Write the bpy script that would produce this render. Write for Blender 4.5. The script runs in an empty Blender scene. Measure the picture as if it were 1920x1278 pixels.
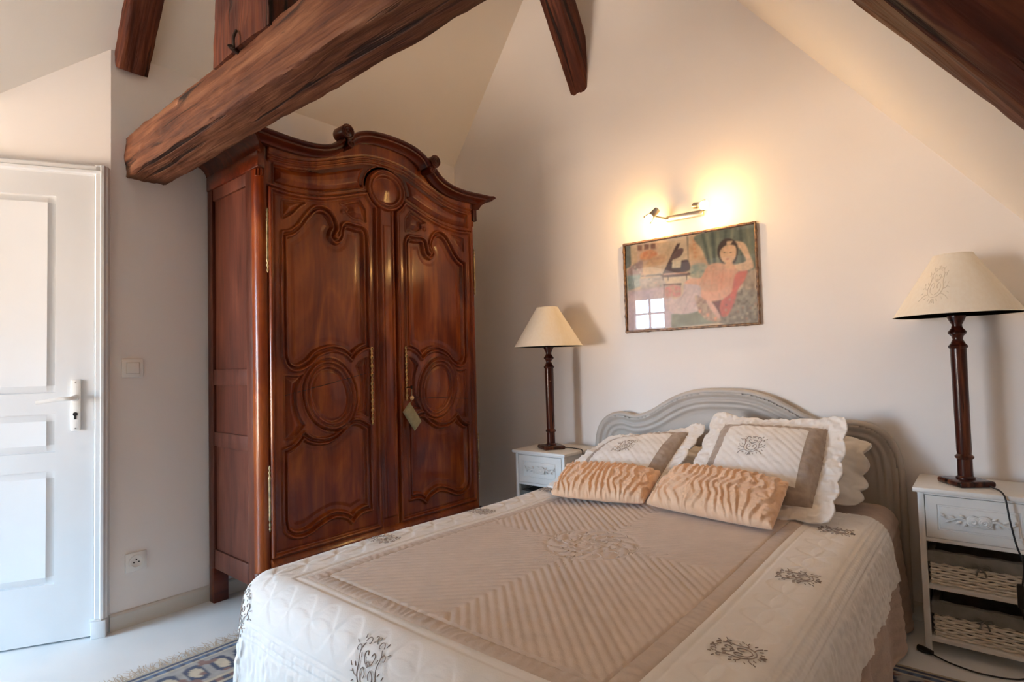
import bpy, bmesh, math, random
import numpy as np
from mathutils import Vector, Matrix
random.seed(7); rng = np.random.default_rng(7)
R = math.radians
scene = bpy.context.scene
col = scene.collection

# ------------------------------------------------------------------ camera
cam_d = bpy.data.cameras.new('camera'); cam = bpy.data.objects.new('camera', cam_d); col.objects.link(cam)
cam_d.sensor_fit = 'HORIZONTAL'; cam_d.sensor_width = 36.0
cam_d.lens = 1062.4 / 1920 * 36.0
cam_d.clip_start = 0.02
def cam_axes(yaw, pitch, roll):
    f = np.array([-math.sin(yaw)*math.cos(pitch), math.cos(yaw)*math.cos(pitch), math.sin(pitch)])
    r = np.array([math.cos(yaw), math.sin(yaw), 0.0]); u = np.cross(r, f)
    c, s = math.cos(roll), math.sin(roll)
    return c*r + s*u, -s*r + c*u, f
_r, _u, _f = cam_axes(R(40.0), R(2.3), R(-1.54))
cam.matrix_world = Matrix(((_r[0], _u[0], -_f[0], 0), (_r[1], _u[1], -_f[1], 0), (_r[2], _u[2], -_f[2], 1.1), (0, 0, 0, 1)))
scene.camera = cam

# ------------------------------------------------------------------ view and world
scene.view_settings.view_transform = 'Standard'; scene.view_settings.look = 'None'
scene.view_settings.gamma = 1.0; scene.view_settings.use_curve_mapping = False
scene.view_settings.exposure = 0.33
scene.cycles.diffuse_bounces = 8; scene.cycles.max_bounces = 12
SKY, GROUND = 64.0, 54.0
world = bpy.data.worlds.new('World'); scene.world = world; world.use_nodes = True
wn = world.node_tree.nodes; wl = world.node_tree.links; wn.clear()
w_tc = wn.new('ShaderNodeTexCoord'); w_sep = wn.new('ShaderNodeSeparateXYZ')
w_ramp = wn.new('ShaderNodeMapRange'); w_ramp.inputs['From Min'].default_value = -0.04; w_ramp.inputs['From Max'].default_value = 0.06
w_mix = wn.new('ShaderNodeMix'); w_mix.data_type = 'RGBA'
w_mix.inputs[6].default_value = (1.0*GROUND, .77*GROUND, .58*GROUND, 1)      # sunlit stone town and ground outside
w_mix.inputs[7].default_value = (.42*SKY, .70*SKY, 1.0*SKY, 1)               # open blue sky
w_bg = wn.new('ShaderNodeBackground'); w_out = wn.new('ShaderNodeOutputWorld')
wl.new(w_tc.outputs['Generated'], w_sep.inputs[0]); wl.new(w_sep.outputs['Z'], w_ramp.inputs['Value'])
wl.new(w_ramp.outputs['Result'], w_mix.inputs[0]); wl.new(w_mix.outputs[2], w_bg.inputs['Color']); wl.new(w_bg.outputs[0], w_out.inputs[0])

WIN = [(-4.41, -3.87, 1.11, 2.09), (-3.80, -2.90, .30, 1.46)]     # window openings in the rear wall: x0 x1 z0 z1
YR = -2.6                                                          # rear wall plane
for i, (a, b, c, d) in enumerate(WIN):                             # sampling portals in the window openings
    L = bpy.data.lights.new('window_portal', 'AREA'); L.shape = 'RECTANGLE'; L.size = b-a; L.size_y = d-c
    L.cycles.is_portal = True
    o = bpy.data.objects.new('window_portal', L); col.objects.link(o)
    o.location = ((a+b)/2, YR-.10, (c+d)/2); o.rotation_euler = (R(-90), 0, R(180))

BULB = 280.0                                                       # radiance of the two halogen bulbs in the wall light

# ------------------------------------------------------------------ materials
def pin(n, k, v):
    if k in n.inputs: n.inputs[k].default_value = v
def srgb(r, g, b):
    f = lambda c: (c/12.92 if c <= .04045 else ((c+.055)/1.055)**2.4)
    return (f(r/255), f(g/255), f(b/255))
MATS = {}
def mat(name, color, rough=.5, color2=None, scale=(8, 8, 8), detail=3, bump=0.0, bscale=None, bdist=.002, metal=0, coat=0, sheen=0, spec=.5, ramp=(.35, .65), attr=None):
    if name in MATS: return MATS[name]
    m = bpy.data.materials.new(name); m.use_nodes = True; MATS[name] = m
    nt = m.node_tree; N = nt.nodes; K = nt.links; p = N['Principled BSDF']
    pin(p, 'Base Color', (*color, 1)); pin(p, 'Roughness', rough); pin(p, 'Metallic', metal); pin(p, 'Specular IOR Level', spec)
    pin(p, 'Coat Weight', coat); pin(p, 'Coat Roughness', .15); pin(p, 'Sheen Weight', sheen)
    tc = N.new('ShaderNodeTexCoord')
    def noise(sc, det):
        mp = N.new('ShaderNodeMapping'); mp.inputs['Scale'].default_value = sc
        no = N.new('ShaderNodeTexNoise'); no.inputs['Scale'].default_value = 1.0; no.inputs['Detail'].default_value = det
        K.new(tc.outputs['Object'], mp.inputs['Vector']); K.new(mp.outputs[0], no.inputs['Vector']); return no
    if attr:
        at = N.new('ShaderNodeVertexColor'); at.layer_name = attr; K.new(at.outputs['Color'], p.inputs['Base Color'])
    elif color2 is not None:
        no = noise(scale, detail); rp = N.new('ShaderNodeValToRGB')
        rp.color_ramp.elements[0].position = ramp[0]; rp.color_ramp.elements[1].position = ramp[1]
        rp.color_ramp.elements[0].color = (*color, 1); rp.color_ramp.elements[1].color = (*color2, 1)
        K.new(no.outputs[0], rp.inputs[0]); K.new(rp.outputs[0], p.inputs['Base Color'])
    if bump:
        nb = noise(bscale or scale, 4); bn = N.new('ShaderNodeBump'); bn.inputs['Strength'].default_value = bump; bn.inputs['Distance'].default_value = bdist
        K.new(nb.outputs[0], bn.inputs['Height']); K.new(bn.outputs[0], p.inputs['Normal'])
    return m
def timber(name, dark, mid, light, rough=.55, axis='x', coat=0, cr=.12, bdist=.004, gw=.55):
    """old wood: grain, figure and checks stretched along one axis of the object"""
    m = bpy.data.materials.new(name); m.use_nodes = True; MATS[name] = m
    nt = m.node_tree; N = nt.nodes; K = nt.links; p = N['Principled BSDF']
    pin(p, 'Roughness', rough); pin(p, 'Coat Weight', coat); pin(p, 'Coat Roughness', .15); pin(p, 'Specular IOR Level', .12 if coat else .25)
    tc = N.new('ShaderNodeTexCoord')
    def noise(s_long, s_cross, det, dist=0):
        mp = N.new('ShaderNodeMapping'); s = {'x': (s_long, s_cross, s_cross), 'y': (s_cross, s_long, s_cross), 'z': (s_cross, s_cross, s_long)}[axis]
        mp.inputs['Scale'].default_value = s
        no = N.new('ShaderNodeTexNoise'); no.inputs['Scale'].default_value = 1; no.inputs['Detail'].default_value = det; no.inputs['Distortion'].default_value = dist
        K.new(tc.outputs['Object'], mp.inputs['Vector']); K.new(mp.outputs[0], no.inputs['Vector']); return no
    n1 = noise(3.5, 55, 6, .5); n2 = noise(2.2, 8, 5, 1.0); n3 = noise(1.3, 24, 4, .8)
    mx = N.new('ShaderNodeMath'); mx.operation = 'MULTIPLY_ADD'; mx.inputs[1].default_value = gw
    m2 = N.new('ShaderNodeMath'); m2.operation = 'MULTIPLY'; m2.inputs[1].default_value = 1-gw
    K.new(n2.outputs[0], m2.inputs[0]); K.new(n1.outputs[0], mx.inputs[0]); K.new(m2.outputs[0], mx.inputs[2])
    rp = N.new('ShaderNodeValToRGB'); e = rp.color_ramp.elements
    e[0].position = .36; e[0].color = (*dark, 1); e[1].position = .66; e[1].color = (*light, 1)
    q = e.new(.5); q.color = (*mid, 1)
    K.new(mx.outputs[0], rp.inputs[0])
    cm = N.new('ShaderNodeMapRange'); cm.inputs['From Min'].default_value = (.355 if name == 'old_beam' else .35); cm.inputs['From Max'].default_value = (.355 if name == 'old_beam' else .35)+max(cr, .01)
    K.new(n3.outputs[0], cm.inputs['Value'])
    mc = N.new('ShaderNodeMix'); mc.data_type = 'RGBA'; mc.inputs[6].default_value = (dark[0]*.35, dark[1]*.35, dark[2]*.35, 1)
    (K.new(cm.outputs[0], mc.inputs[0]) if cr > 0 else setattr(mc.inputs[0], 'default_value', 1.0)); K.new(rp.outputs[0], mc.inputs[7]); K.new(mc.outputs[2], p.inputs['Base Color'])
    ad = N.new('ShaderNodeMath'); ad.operation = 'MULTIPLY_ADD'; ad.inputs[1].default_value = 1.2 if cr > 0 else 0.0
    K.new(cm.outputs[0], ad.inputs[0]); K.new(n1.outputs[0], ad.inputs[2])
    bn = N.new('ShaderNodeBump'); bn.inputs['Strength'].default_value = .6; bn.inputs['Distance'].default_value = bdist
    K.new(ad.outputs[0], bn.inputs['Height']); K.new(bn.outputs[0], p.inputs['Normal'])
    return m
def emit(name, color, strength):
    m = bpy.data.materials.new(name); m.use_nodes = True; MATS[name] = m
    p = m.node_tree.nodes['Principled BSDF']; pin(p, 'Base Color', (*color, 1)); pin(p, 'Emission Color', (*color, 1)); pin(p, 'Emission Strength', strength); return m
def clear_glass(name, tint=(1, 1, 1), ior=1.5):
    m = bpy.data.materials.new(name); m.use_nodes = True; MATS[name] = m
    N = m.node_tree.nodes; K = m.node_tree.links; N.remove(N['Principled BSDF'])
    t = N.new('ShaderNodeBsdfTransparent'); t.inputs[0].default_value = (*tint, 1)
    g = N.new('ShaderNodeBsdfGlossy'); g.inputs['Roughness'].default_value = .012
    fr = N.new('ShaderNodeFresnel'); fr.inputs[0].default_value = ior
    mx = N.new('ShaderNodeMixShader'); K.new(fr.outputs[0], mx.inputs[0]); K.new(t.outputs[0], mx.inputs[1]); K.new(g.outputs[0], mx.inputs[2])
    K.new(mx.outputs[0], N['Material Output'].inputs[0]); return m

M_wall = mat('plaster', (.87, .825, .785), .9, (.89, .85, .81), (1.5, 1.5, 1.5), 2, .25, (9, 9, 9), .006)
M_ceil = mat('ceiling_plaster', (.87, .82, .745), .9, (.89, .845, .77), (1.2, 1.2, 1.2), 2, .2, (7, 7, 7), .006)
M_floor = mat('painted_floor', (.76, .79, .80), .42, (.81, .83, .83), (3, 3, 3), 3, .15, (30, 4, 4), .001)
M_white = mat('white_paint', (.71, .715, .71), .38, (.73, .735, .73), (5, 5, 5), 2, .06, (40, 40, 40), .0006)
M_nsw = mat('cream_lacquer', (.79, .765, .72), .4, (.82, .80, .755), (6, 6, 6), 2, .05, (40, 40, 40), .0006)
M_base = mat('skirting_paint', (.66, .62, .55), .45, (.69, .65, .58), (5, 5, 5), 2)
M_plastic = mat('cream_plastic', (.86, .84, .79), .3)
M_black = mat('black_rubber', (.012, .010, .010), .45)
M_brass = mat('aged_brass', (.42, .34, .19), .38, (.22, .17, .09), (30, 30, 30), 2, metal=1)
M_dkbrass = mat('dark_brass', (.50, .34, .15), .40, (.26, .16, .07), (40, 40, 40), 2, metal=1)
M_steel = mat('brushed_nickel', (.55, .50, .44), .35, metal=1)
M_iron = mat('black_iron', (.035, .022, .018), .6, metal=.4)
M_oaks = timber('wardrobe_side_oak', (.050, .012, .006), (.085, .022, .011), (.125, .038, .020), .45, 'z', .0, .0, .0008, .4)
M_oak = timber('wardrobe_oak', (.098, .012, .0020), (.182, .031, .0042), (.290, .068, .009), .34, 'z', .55, .0, .0006, .25)
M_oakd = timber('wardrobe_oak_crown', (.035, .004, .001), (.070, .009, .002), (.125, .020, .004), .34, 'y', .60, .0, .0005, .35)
M_beam = timber('old_beam', (.050, .014, .006), (.120, .041, .017), (.205, .090, .043), .7, 'x', 0, .06, .008)
M_beamd = timber('dark_rafter', (.035, .007, .003), (.075, .016, .006), (.15, .042, .014), .65, 'x', 0, .06, .006)
M_lampw = timber('lamp_wood', (.018, .004, .003), (.055, .011, .006), (.17, .052, .022), .3, 'z', .5, .05, .0005)
M_shade = mat('shade_linen', (.88, .81, .68), .9, (.90, .84, .72), (90, 90, 12), 2, .15, (160, 160, 160), .0008)
M_grey = mat('grey_paint', (.47, .425, .375), .5, (.52, .47, .415), (6, 6, 6), 3, .1, (30, 30, 30), .001)
M_quilt = mat('ivory_quilt', (.80, .765, .72), .92, (.83, .795, .755), (14, 14, 14), 3, .35, (260, 260, 260), .0012, sheen=.15)
M_taupe = mat('taupe_quilt', (.61, .495, .405), .9, (.65, .53, .435), (16, 16, 16), 3, .45, (240, 240, 240), .0014, sheen=.2)
M_sash = mat('taupe_sash', (.54, .44, .36), .85, (.59, .48, .395), (30, 30, 30), 3, .5, (120, 120, 120), .002, sheen=.2)
M_band = mat('sham_band', (.36, .285, .23), .8, (.43, .345, .28), (40, 40, 40), 3, .5, (110, 110, 110), .002, sheen=.2)
M_blush = mat('blush_blanket', (.50, .37, .30), .92, (.56, .43, .35), (20, 20, 20), 3, .5, (70, 70, 160), .003, sheen=.2)
M_thread = mat('taupe_thread', (.33, .265, .225), .8)
M_thread2 = mat('pale_thread', (.34, .26, .20), .8)
M_orange = mat('apricot_fabric', (.78, .49, .30), .85, (.82, .55, .36), (18, 18, 18), 3, .5, (120, 120, 120), .002, sheen=.3)
M_sheet = mat('white_cotton', (.76, .72, .67), .9, (.79, .75, .70), (14, 14, 14), 2, .3, (120, 120, 120), .001, sheen=.1)
M_wicker = mat('white_wicker', (.80, .73, .61), .65, (.86, .80, .70), (50, 50, 50), 3, .3, (150, 150, 150), .001)
M_liner = mat('grey_liner', (.17, .16, .14), .95, (.21, .20, .18), (30, 30, 30), 3, .4, (200, 200, 200), .001)
M_linen = mat('sage_linen', (.26, .23, .13), .95, (.32, .28, .17), (60, 60, 60), 3, .5, (250, 250, 250), .001)
M_wood = mat('pale_bead', (.70, .45, .22), .45)
M_fringe = mat('rug_fringe', (.62, .54, .44), .95, (.45, .38, .30), (60, 60, 60), 2)
M_frame = mat('bamboo_frame', (.07, .030, .014), .4, (.28, .15, .065), (45, 45, 45), 3, .4, (60, 60, 60), .002, coat=.3)
M_dark = mat('dark_interior', (.02, .012, .008), .8)
M_pane = clear_glass('window_glass')
M_pglass = clear_glass('picture_glass', (.97, .97, .97), 1.52)
M_bulb = emit('halogen_bulb', (1.0, .58, .20), BULB)
M_spotglass = clear_glass('spot_glass', (1, .97, .9), 1.3)

# ------------------------------------------------------------------ geometry helpers
ORIG = {}
def new_mesh(name, V, F):
    V = np.asarray(V, dtype=np.float64).reshape(-1, 3)
    me = bpy.data.meshes.new(name)
    if isinstance(F, np.ndarray):
        k = F.shape[1]; n = len(F)
        me.vertices.add(len(V)); me.vertices.foreach_set('co', V.astype(np.float32).ravel())
        me.loops.add(n*k); me.loops.foreach_set('vertex_index', F.astype(np.int32).ravel())
        me.polygons.add(n); me.polygons.foreach_set('loop_start', np.arange(0, n*k, k, dtype=np.int32))
        me.update(calc_edges=True); me.validate()
    else:
        me.from_pydata(V.tolist(), [], F); me.update()
    return me
def origin_of(p):
    while p is not None:
        if p.name in ORIG: return np.array(ORIG[p.name])
        p = p.parent
    return np.zeros(3)
def obj(name, V, F, m, parent=None, smooth=40):
    V = np.asarray(V, dtype=np.float64).reshape(-1, 3) - origin_of(parent)
    me = new_mesh(name, V, F); me.materials.append(m)
    if smooth:
        me.polygons.foreach_set('use_smooth', np.ones(len(me.polygons), dtype=bool))
        if smooth < 180: me.set_sharp_from_angle(angle=R(smooth))
    o = bpy.data.objects.new(name, me); col.objects.link(o)
    if parent is not None: o.parent = parent
    return o
def thing(name, label, cat, loc=(0, 0, 0), group=None):
    o = bpy.data.objects.new(name, None); col.objects.link(o); o.location = loc; o.empty_display_size = .05
    ORIG[o.name] = tuple(loc); tag(o, label, cat, group); return o
def tag(o, label, cat=None, group=None):
    o['label'] = label
    if cat: o['category'] = cat
    if group: o['group'] = group
    return o
def struct(o, label=None):
    o['kind'] = 'structure'
    if label: o['label'] = label
    return o
def copy_tree(o, parent=None):
    c = o.copy(); col.objects.link(c); c.parent = parent
    for ch in list(o.children): copy_tree(ch, c)
    return c
class MB:
    def __init__(s): s.v = []; s.f = []; s.n = 0
    def add(s, V, F):
        V = np.asarray(V, dtype=np.float64).reshape(-1, 3)
        s.v.append(V); s.f += [tuple(int(i)+s.n for i in f) for f in F]; s.n += len(V); return s
    def box(s, x0, x1, y0, y1, z0, z1, bev=0.0, seg=2):
        bm = bmesh.new(); bmesh.ops.create_cube(bm, size=1)
        for v in bm.verts: v.co = Vector(((x0+x1)/2 + v.co.x*(x1-x0), (y0+y1)/2 + v.co.y*(y1-y0), (z0+z1)/2 + v.co.z*(z1-z0)))
        if bev > 0: bmesh.ops.bevel(bm, geom=bm.edges[:], offset=bev, segments=seg, affect='EDGES', profile=.5, clamp_overlap=True)
        bm.verts.ensure_lookup_table(); bm.verts.index_update()
        s.add([v.co[:] for v in bm.verts], [[v.index for v in f.verts] for f in bm.faces]); bm.free(); return s
    def lathe(s, prof, c=(0, 0, 0), n=24, axis=(0, 0, 1)):
        ax = Vector(axis).normalized(); q = Vector((0, 0, 1)).rotation_difference(ax)
        V = []
        for r, z in prof:
            for k in range(n):
                a = 2*math.pi*k/n; V.append((Vector(c) + q @ Vector((r*math.cos(a), r*math.sin(a), z)))[:])
        F = [(i*n+k, i*n+(k+1) % n, (i+1)*n+(k+1) % n, (i+1)*n+k) for i in range(len(prof)-1) for k in range(n)]
        if prof[0][0] > 1e-6: F.append(tuple(range(n))[::-1])
        if prof[-1][0] > 1e-6: F.append(tuple((len(prof)-1)*n+k for k in range(n)))
        return s.add(V, F)
    def tube(s, pts, r, n=8, closed=False, flat=1.0):
        P = [Vector(p) for p in pts]; m = len(P); V = []; F = []
        rad = r if hasattr(r, '__len__') else [r]*m
        up = None
        for i in range(m):
            t = (P[(i+1) % m] - P[i-1]) if closed else (P[min(i+1, m-1)] - P[max(i-1, 0)])
            if t.length < 1e-9: t = Vector((0, 0, 1))
            t.normalize()
            if up is None: up = Vector((0, 0, 1)) if abs(t.z) < .9 else Vector((1, 0, 0))
            up = (up - t*up.dot(t))
            if up.length < 1e-6: up = Vector((1, 0, 0)) if abs(t.x) < .9 else Vector((0, 1, 0)); up = up - t*up.dot(t)
            up.normalize(); sd = t.cross(up)
            for k in range(n):
                a = 2*math.pi*k/n; V.append((P[i] + sd*(math.cos(a)*rad[i]) + up*(math.sin(a)*rad[i]*flat))[:])
        for i in range(m if closed else m-1):
            j = (i+1) % m
            for k in range(n): F.append((i*n+k, i*n+(k+1) % n, j*n+(k+1) % n, j*n+k))
        if not closed: F.append(tuple(range(n))[::-1]); F.append(tuple((m-1)*n+k for k in range(n)))
        return s.add(V, F)
    def prism(s, poly, d0, d1, plane='xz'):
        n = len(poly)
        def P(a, b, d): return {'xz': (a, d, b), 'yz': (d, a, b), 'xy': (a, b, d)}[plane]
        V = [P(a, b, d0) for a, b in poly] + [P(a, b, d1) for a, b in poly]
        F = [tuple(range(n)), tuple(range(n, 2*n))[::-1]] + [(i, (i+1) % n, n+(i+1) % n, n+i) for i in range(n)]
        return s.add(V, F)
    def xf(s, M):
        out = []
        for V in s.v:
            h = np.c_[V, np.ones(len(V))] @ np.array(M).T; out.append(h[:, :3])
        s.v = out; return s
    def build(s, name, m, parent=None, smooth=40):
        return obj(name, np.concatenate(s.v), s.f, m, parent, smooth)
def recalc(o):
    bm = bmesh.new(); bm.from_mesh(o.data); bmesh.ops.recalc_face_normals(bm, faces=bm.faces[:]); bm.to_mesh(o.data); bm.free(); return o
def catmull(pts, n=8, closed=False):
    P = np.array(pts, float); m = len(P); out = []
    rngi = range(m) if closed else range(m-1)
    for i in rngi:
        if closed: a, b, c, d = P[i-1], P[i], P[(i+1) % m], P[(i+2) % m]
        else:
            b, c = P[i], P[i+1]; a = P[i-1] if i > 0 else 2*b-c; d = P[i+2] if i+2 < m else 2*c-b
        for k in range(n):
            t = k/n
            out.append(.5*((2*b) + (c-a)*t + (2*a-5*b+4*c-d)*t*t + (3*b-a-3*c+d)*t**3))
    if not closed: out.append(P[-1])
    return np.array(out)
def runs(*rs, n=7):
    """closed outline from smooth runs that meet in sharp corners"""
    out = []
    for r in rs:
        c = catmull(r, n) if len(r) > 2 else np.array(r, float)
        out.append(c[:-1])
    return np.concatenate(out)
def sdf(X, Y, poly, margin=.06):
    """signed distance (inside positive) near the outline, +-margin elsewhere"""
    S = np.full(X.shape, -margin)
    x0, y0 = poly.min(0)-margin; x1, y1 = poly.max(0)+margin
    m = (X > x0) & (X < x1) & (Y > y0) & (Y < y1)
    px = X[m]; py = Y[m]; best = np.full(px.shape, 1e9); ins = np.zeros(px.shape, bool)
    n = len(poly)
    for i in range(n):
        ax, ay = poly[i]; bx, by = poly[(i+1) % n]; dx, dy = bx-ax, by-ay; L = dx*dx+dy*dy
        if L < 1e-14: continue
        t = np.clip(((px-ax)*dx+(py-ay)*dy)/L, 0, 1)
        best = np.minimum(best, (px-ax-t*dx)**2+(py-ay-t*dy)**2)
        c = ((ay > py) != (by > py)); xx = np.where(c, ax + (py-ay)/(dy if abs(dy) > 1e-12 else 1e-12)*dx, 0)
        ins ^= c & (px < xx)
    d = np.sqrt(best); S[m] = np.where(ins, d, -d); return S
def grid_faces(nu, nv):
    i = np.arange(nu-1)[:, None]*nv + np.arange(nv-1)[None, :]
    return np.stack([i, i+nv, i+nv+1, i+1], -1).reshape(-1, 4)
def submesh(V, F):
    u, inv = np.unique(F.ravel(), return_inverse=True)
    return V[u], inv.reshape(F.shape)
def sweep(path, prof, out, shear0=0, shear1=0):
    """path: points in 3-D; prof: (o, n) with o along 'out' and n along the in-plane normal of the path; returns V, F"""
    P = np.array(path, float); m = len(P); out = np.array(out, float); k = len(prof); V = []
    for i in range(m):
        t = P[min(i+1, m-1)] - P[max(i-1, 0)]; t /= np.linalg.norm(t)
        nn = np.cross(out, t); nn /= np.linalg.norm(nn)
        for o, n in prof:
            sh = shear1*o if i == m-1 else (-shear0*o if i == 0 else 0)
            V.append(P[i] + out*o + nn*n + t*sh)
    F = [(i*k+j, i*k+(j+1) % k, (i+1)*k+(j+1) % k, (i+1)*k+j) for i in range(m-1) for j in range(k)]
    F += [tuple(range(k)), tuple((m-1)*k+j for j in range(k))[::-1]]
    return V, F
def relief_slab(W, H, panels, prof, thick=.02):
    """tensor grid with recessed rectangles whose mouldings mitre at the corners; x in [0,W], z in [0,H], out = -y"""
    ds = [p[0] for p in prof]
    xs = {0.0, W}; zs = {0.0, H}
    for (a, b, c, d) in panels:
        for q in ds: xs |= {a+q, b-q}; zs |= {c+q, d-q}
    xs = np.array(sorted(xs)); zs = np.array(sorted(zs))
    X, Z = np.meshgrid(xs, zs, indexing='ij'); Hh = np.zeros_like(X)
    for (a, b, c, d) in panels:
        dist = np.minimum(np.minimum(X-a, b-X), np.minimum(Z-c, d-Z))
        Hh = np.where(dist > 1e-9, np.interp(dist, ds, [p[1] for p in prof]), Hh)
    nu, nv = X.shape
    V = np.stack([X, -Hh, Z], -1).reshape(-1, 3); F = [tuple(f) for f in grid_faces(nu, nv)]
    n = len(V)
    b = [(0, thick, 0), (W, thick, 0), (W, thick, H), (0, thick, H)]
    V = np.concatenate([V, b])
    bot = [i*nv for i in range(nu)]; top = [i*nv+nv-1 for i in range(nu)]; lef = list(range(nv)); rig = [(nu-1)*nv+j for j in range(nv)]
    F += [tuple(bot)+(n+1, n), tuple(top[::-1])+(n+3, n+2), tuple(lef[::-1])+(n, n+3), tuple(rig)+(n+2, n+1), (n, n+1, n+2, n+3)]
    return V, F

# ------------------------------------------------------------------ the room
XL, D = -2.935, 2.89
XK = .62                                                            # right knee wall
zL = lambda x: 2.55 + 1.39*(x - XL)
zR = lambda x: 2.892 - 1.29*(x + .883)
XRG = (2.892 - 1.29*.883 - 2.55 + 1.39*XL)/(1.39+1.29); ZRG = zL(XRG)
XD = -3.15; ZD = zL(XD)                                             # where the left slope turns flat, just out of frame
A0 = np.array([-2.958, .725]); dd = np.array([-.479, -.878]); nn = np.array([.878, -.479])   # door wall: origin, direction, normal into the room
sC = -(A0[0]-XL)/dd[0]                                              # parameter of the corner with the left wall
pC = A0 + dd*sC
sE = (YR - A0[1])/dd[1]; pE = A0 + dd*sE
T = .12
struct(MB().box(-4.4, 1.0, YR-T, D+T, -.1, 0).build('floor', M_floor), 'pale painted floor')
struct(MB().prism([(XL-.001, 0), (XK, 0), (XK, zR(XK)), (XRG, ZRG), (XL-.001, zL(XL))], D, D+T).build('wall_back', M_wall, smooth=0), 'cream plastered gable wall behind the bed')
struct(MB().prism([(pC[1], 0), (D, 0), (D, zL(XL)), (pC[1], zL(XL))], XL, XL-T, 'yz').build('wall_left', M_wall, smooth=0), 'cream plastered wall behind the wardrobe')
struct(MB().prism([(YR, 0), (D, 0), (D, zR(XK)), (YR, zR(XK))], XK, XK+T, 'yz').build('wall_right', M_wall, smooth=0), 'low knee wall under the right slope')
def doorwall(poly, n0, n1):
    V = []
    for n in (n0, n1):
        for s, z in poly: p = A0 + dd*s + nn*n; V.append((p[0], p[1], z))
    k = len(poly)
    return V, [tuple(range(k)), tuple(range(k, 2*k))[::-1]] + [(i, (i+1) % k, k+(i+1) % k, k+i) for i in range(k)]
sD = (XD - A0[0])/dd[0]
V, F = doorwall([(sC, 0), (sE, 0), (sE, ZD), (sD, ZD), (sC, zL(XL))], 0, -T)
struct(recalc(obj('wall_door', V, F, M_wall, smooth=0)), 'white plastered wall holding the panelled door')
# rear wall with two window openings
xs = sorted({pE[0]-.05, XK, *[q for w in WIN for q in w[:2]]}); zsr = sorted({0.0, *[q for w in WIN for q in w[2:]], 2.2})
mb = MB()
for i in range(len(xs)-1):
    for j in range(len(zsr)-1):
        cx, cz = (xs[i]+xs[i+1])/2, (zsr[j]+zsr[j+1])/2
        if any(a < cx < b and c < cz < d for a, b, c, d in WIN): continue
        mb.box(xs[i], xs[i+1], YR-T, YR, zsr[j], zsr[j+1])
mb.prism([(xs[0], 2.2), (.9, 2.2), (XRG, ZRG+.05), (XD, ZD+.05), (xs[0], ZD+.05)], YR-T, YR)
struct(mb.build('wall_rear', M_wall, smooth=0), 'plastered wall with the windows behind the camera')
XP, YP = -1.90, -.55                                                # unseen wall added behind the camera to keep window light off the right side
struct(MB().prism([(XP, 0), (XK, 0), (XK, zR(XK)), (XRG, ZRG), (XP, zL(XP))], YP-.1, YP).build('wall_light_blocker', M_wall, smooth=0), 'added plastered partition behind the camera, shading the right side')
# ceilings
def slab(pts, off):
    P = np.array(pts, float); o = np.array(off, float); k = len(P)
    return np.concatenate([P, P+o]), [tuple(range(k)), tuple(range(k, 2*k))[::-1]] + [(i, (i+1) % k, k+(i+1) % k, k+i) for i in range(k)]
ce = thing('ceiling', 'cream plastered sloping attic ceiling', None); ce['kind'] = 'structure'
V, F = slab([(XD, YR-T, ZD), (XD, D+T, ZD), (XRG, D+T, ZRG), (XRG, YR-T, ZRG)], (-.1, 0, .08)); recalc(obj('slope', V, F, M_ceil, ce, 0))
V, F = slab([(XK+.1, YR-T, zR(XK+.1)), (XK+.1, D+T, zR(XK+.1)), (XRG, D+T, ZRG), (XRG, YR-T, ZRG)], (.1, 0, .08)); recalc(obj('slope', V, F, M_ceil, ce, 0))
V, F = slab([(pE[0]-.2, YR-T, ZD), (XD+.02, YR-T, ZD), (XD+.02, A0[1], ZD), (pE[0]-.2, A0[1], ZD)], (0, 0, .1)); recalc(obj('flat_ceiling', V, F, M_ceil, ce, 0))
# windows behind the camera
for i, (a, b, c, d) in enumerate(WIN):
    w = thing('window_%d' % (i+1), 'small paned window in the rear wall', None, ((a+b)/2, YR, c)); w['kind'] = 'structure'; del w['label']
    cols_, rows_ = (2, 4) if i == 0 else (4, 4)
    mb = MB(); fw = .016
    mb.box(a, b, YR-.08, YR-.04, c, c+fw).box(a, b, YR-.08, YR-.04, d-fw, d).box(a, a+fw, YR-.08, YR-.04, c+fw, d-fw).box(b-fw, b, YR-.08, YR-.04, c+fw, d-fw)
    mb.build('frame', M_white, w)
    for k in range(1, cols_):
        x = a + (b-a)*k/cols_; MB().box(x-.017, x+.017, YR-.075, YR-.045, c+fw, d-fw).build('glazing_bar', M_white, w)
    for k in range(1, rows_):
        z = c + (d-c)*k/rows_; MB().box(a+fw, b-fw, YR-.073, YR-.047, z-.017, z+.017).build('glazing_bar', M_white, w)
    MB().box(a+fw, b-fw, YR-.061, YR-.058, c+fw, d-fw).build('pane', M_pane, w)
# skirting board
yb0 = pC[1]-.004
s = struct(MB().prism([(XL, 0), (XL+.014, 0), (XL+.014, .062), (XL+.009, .070), (XL, .072)], yb0, D-.002).build('baseboard_left', M_base, smooth=0), 'narrow painted skirting board on the left wall')
recalc(s)
s = struct(MB().prism([(D, 0), (D-.014, 0), (D-.014, .062), (D-.009, .07), (D, .072)], XL+.014, XK, 'yz').build('baseboard_back', M_base, smooth=0), 'narrow painted skirting board on the back wall'); recalc(s)

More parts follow.
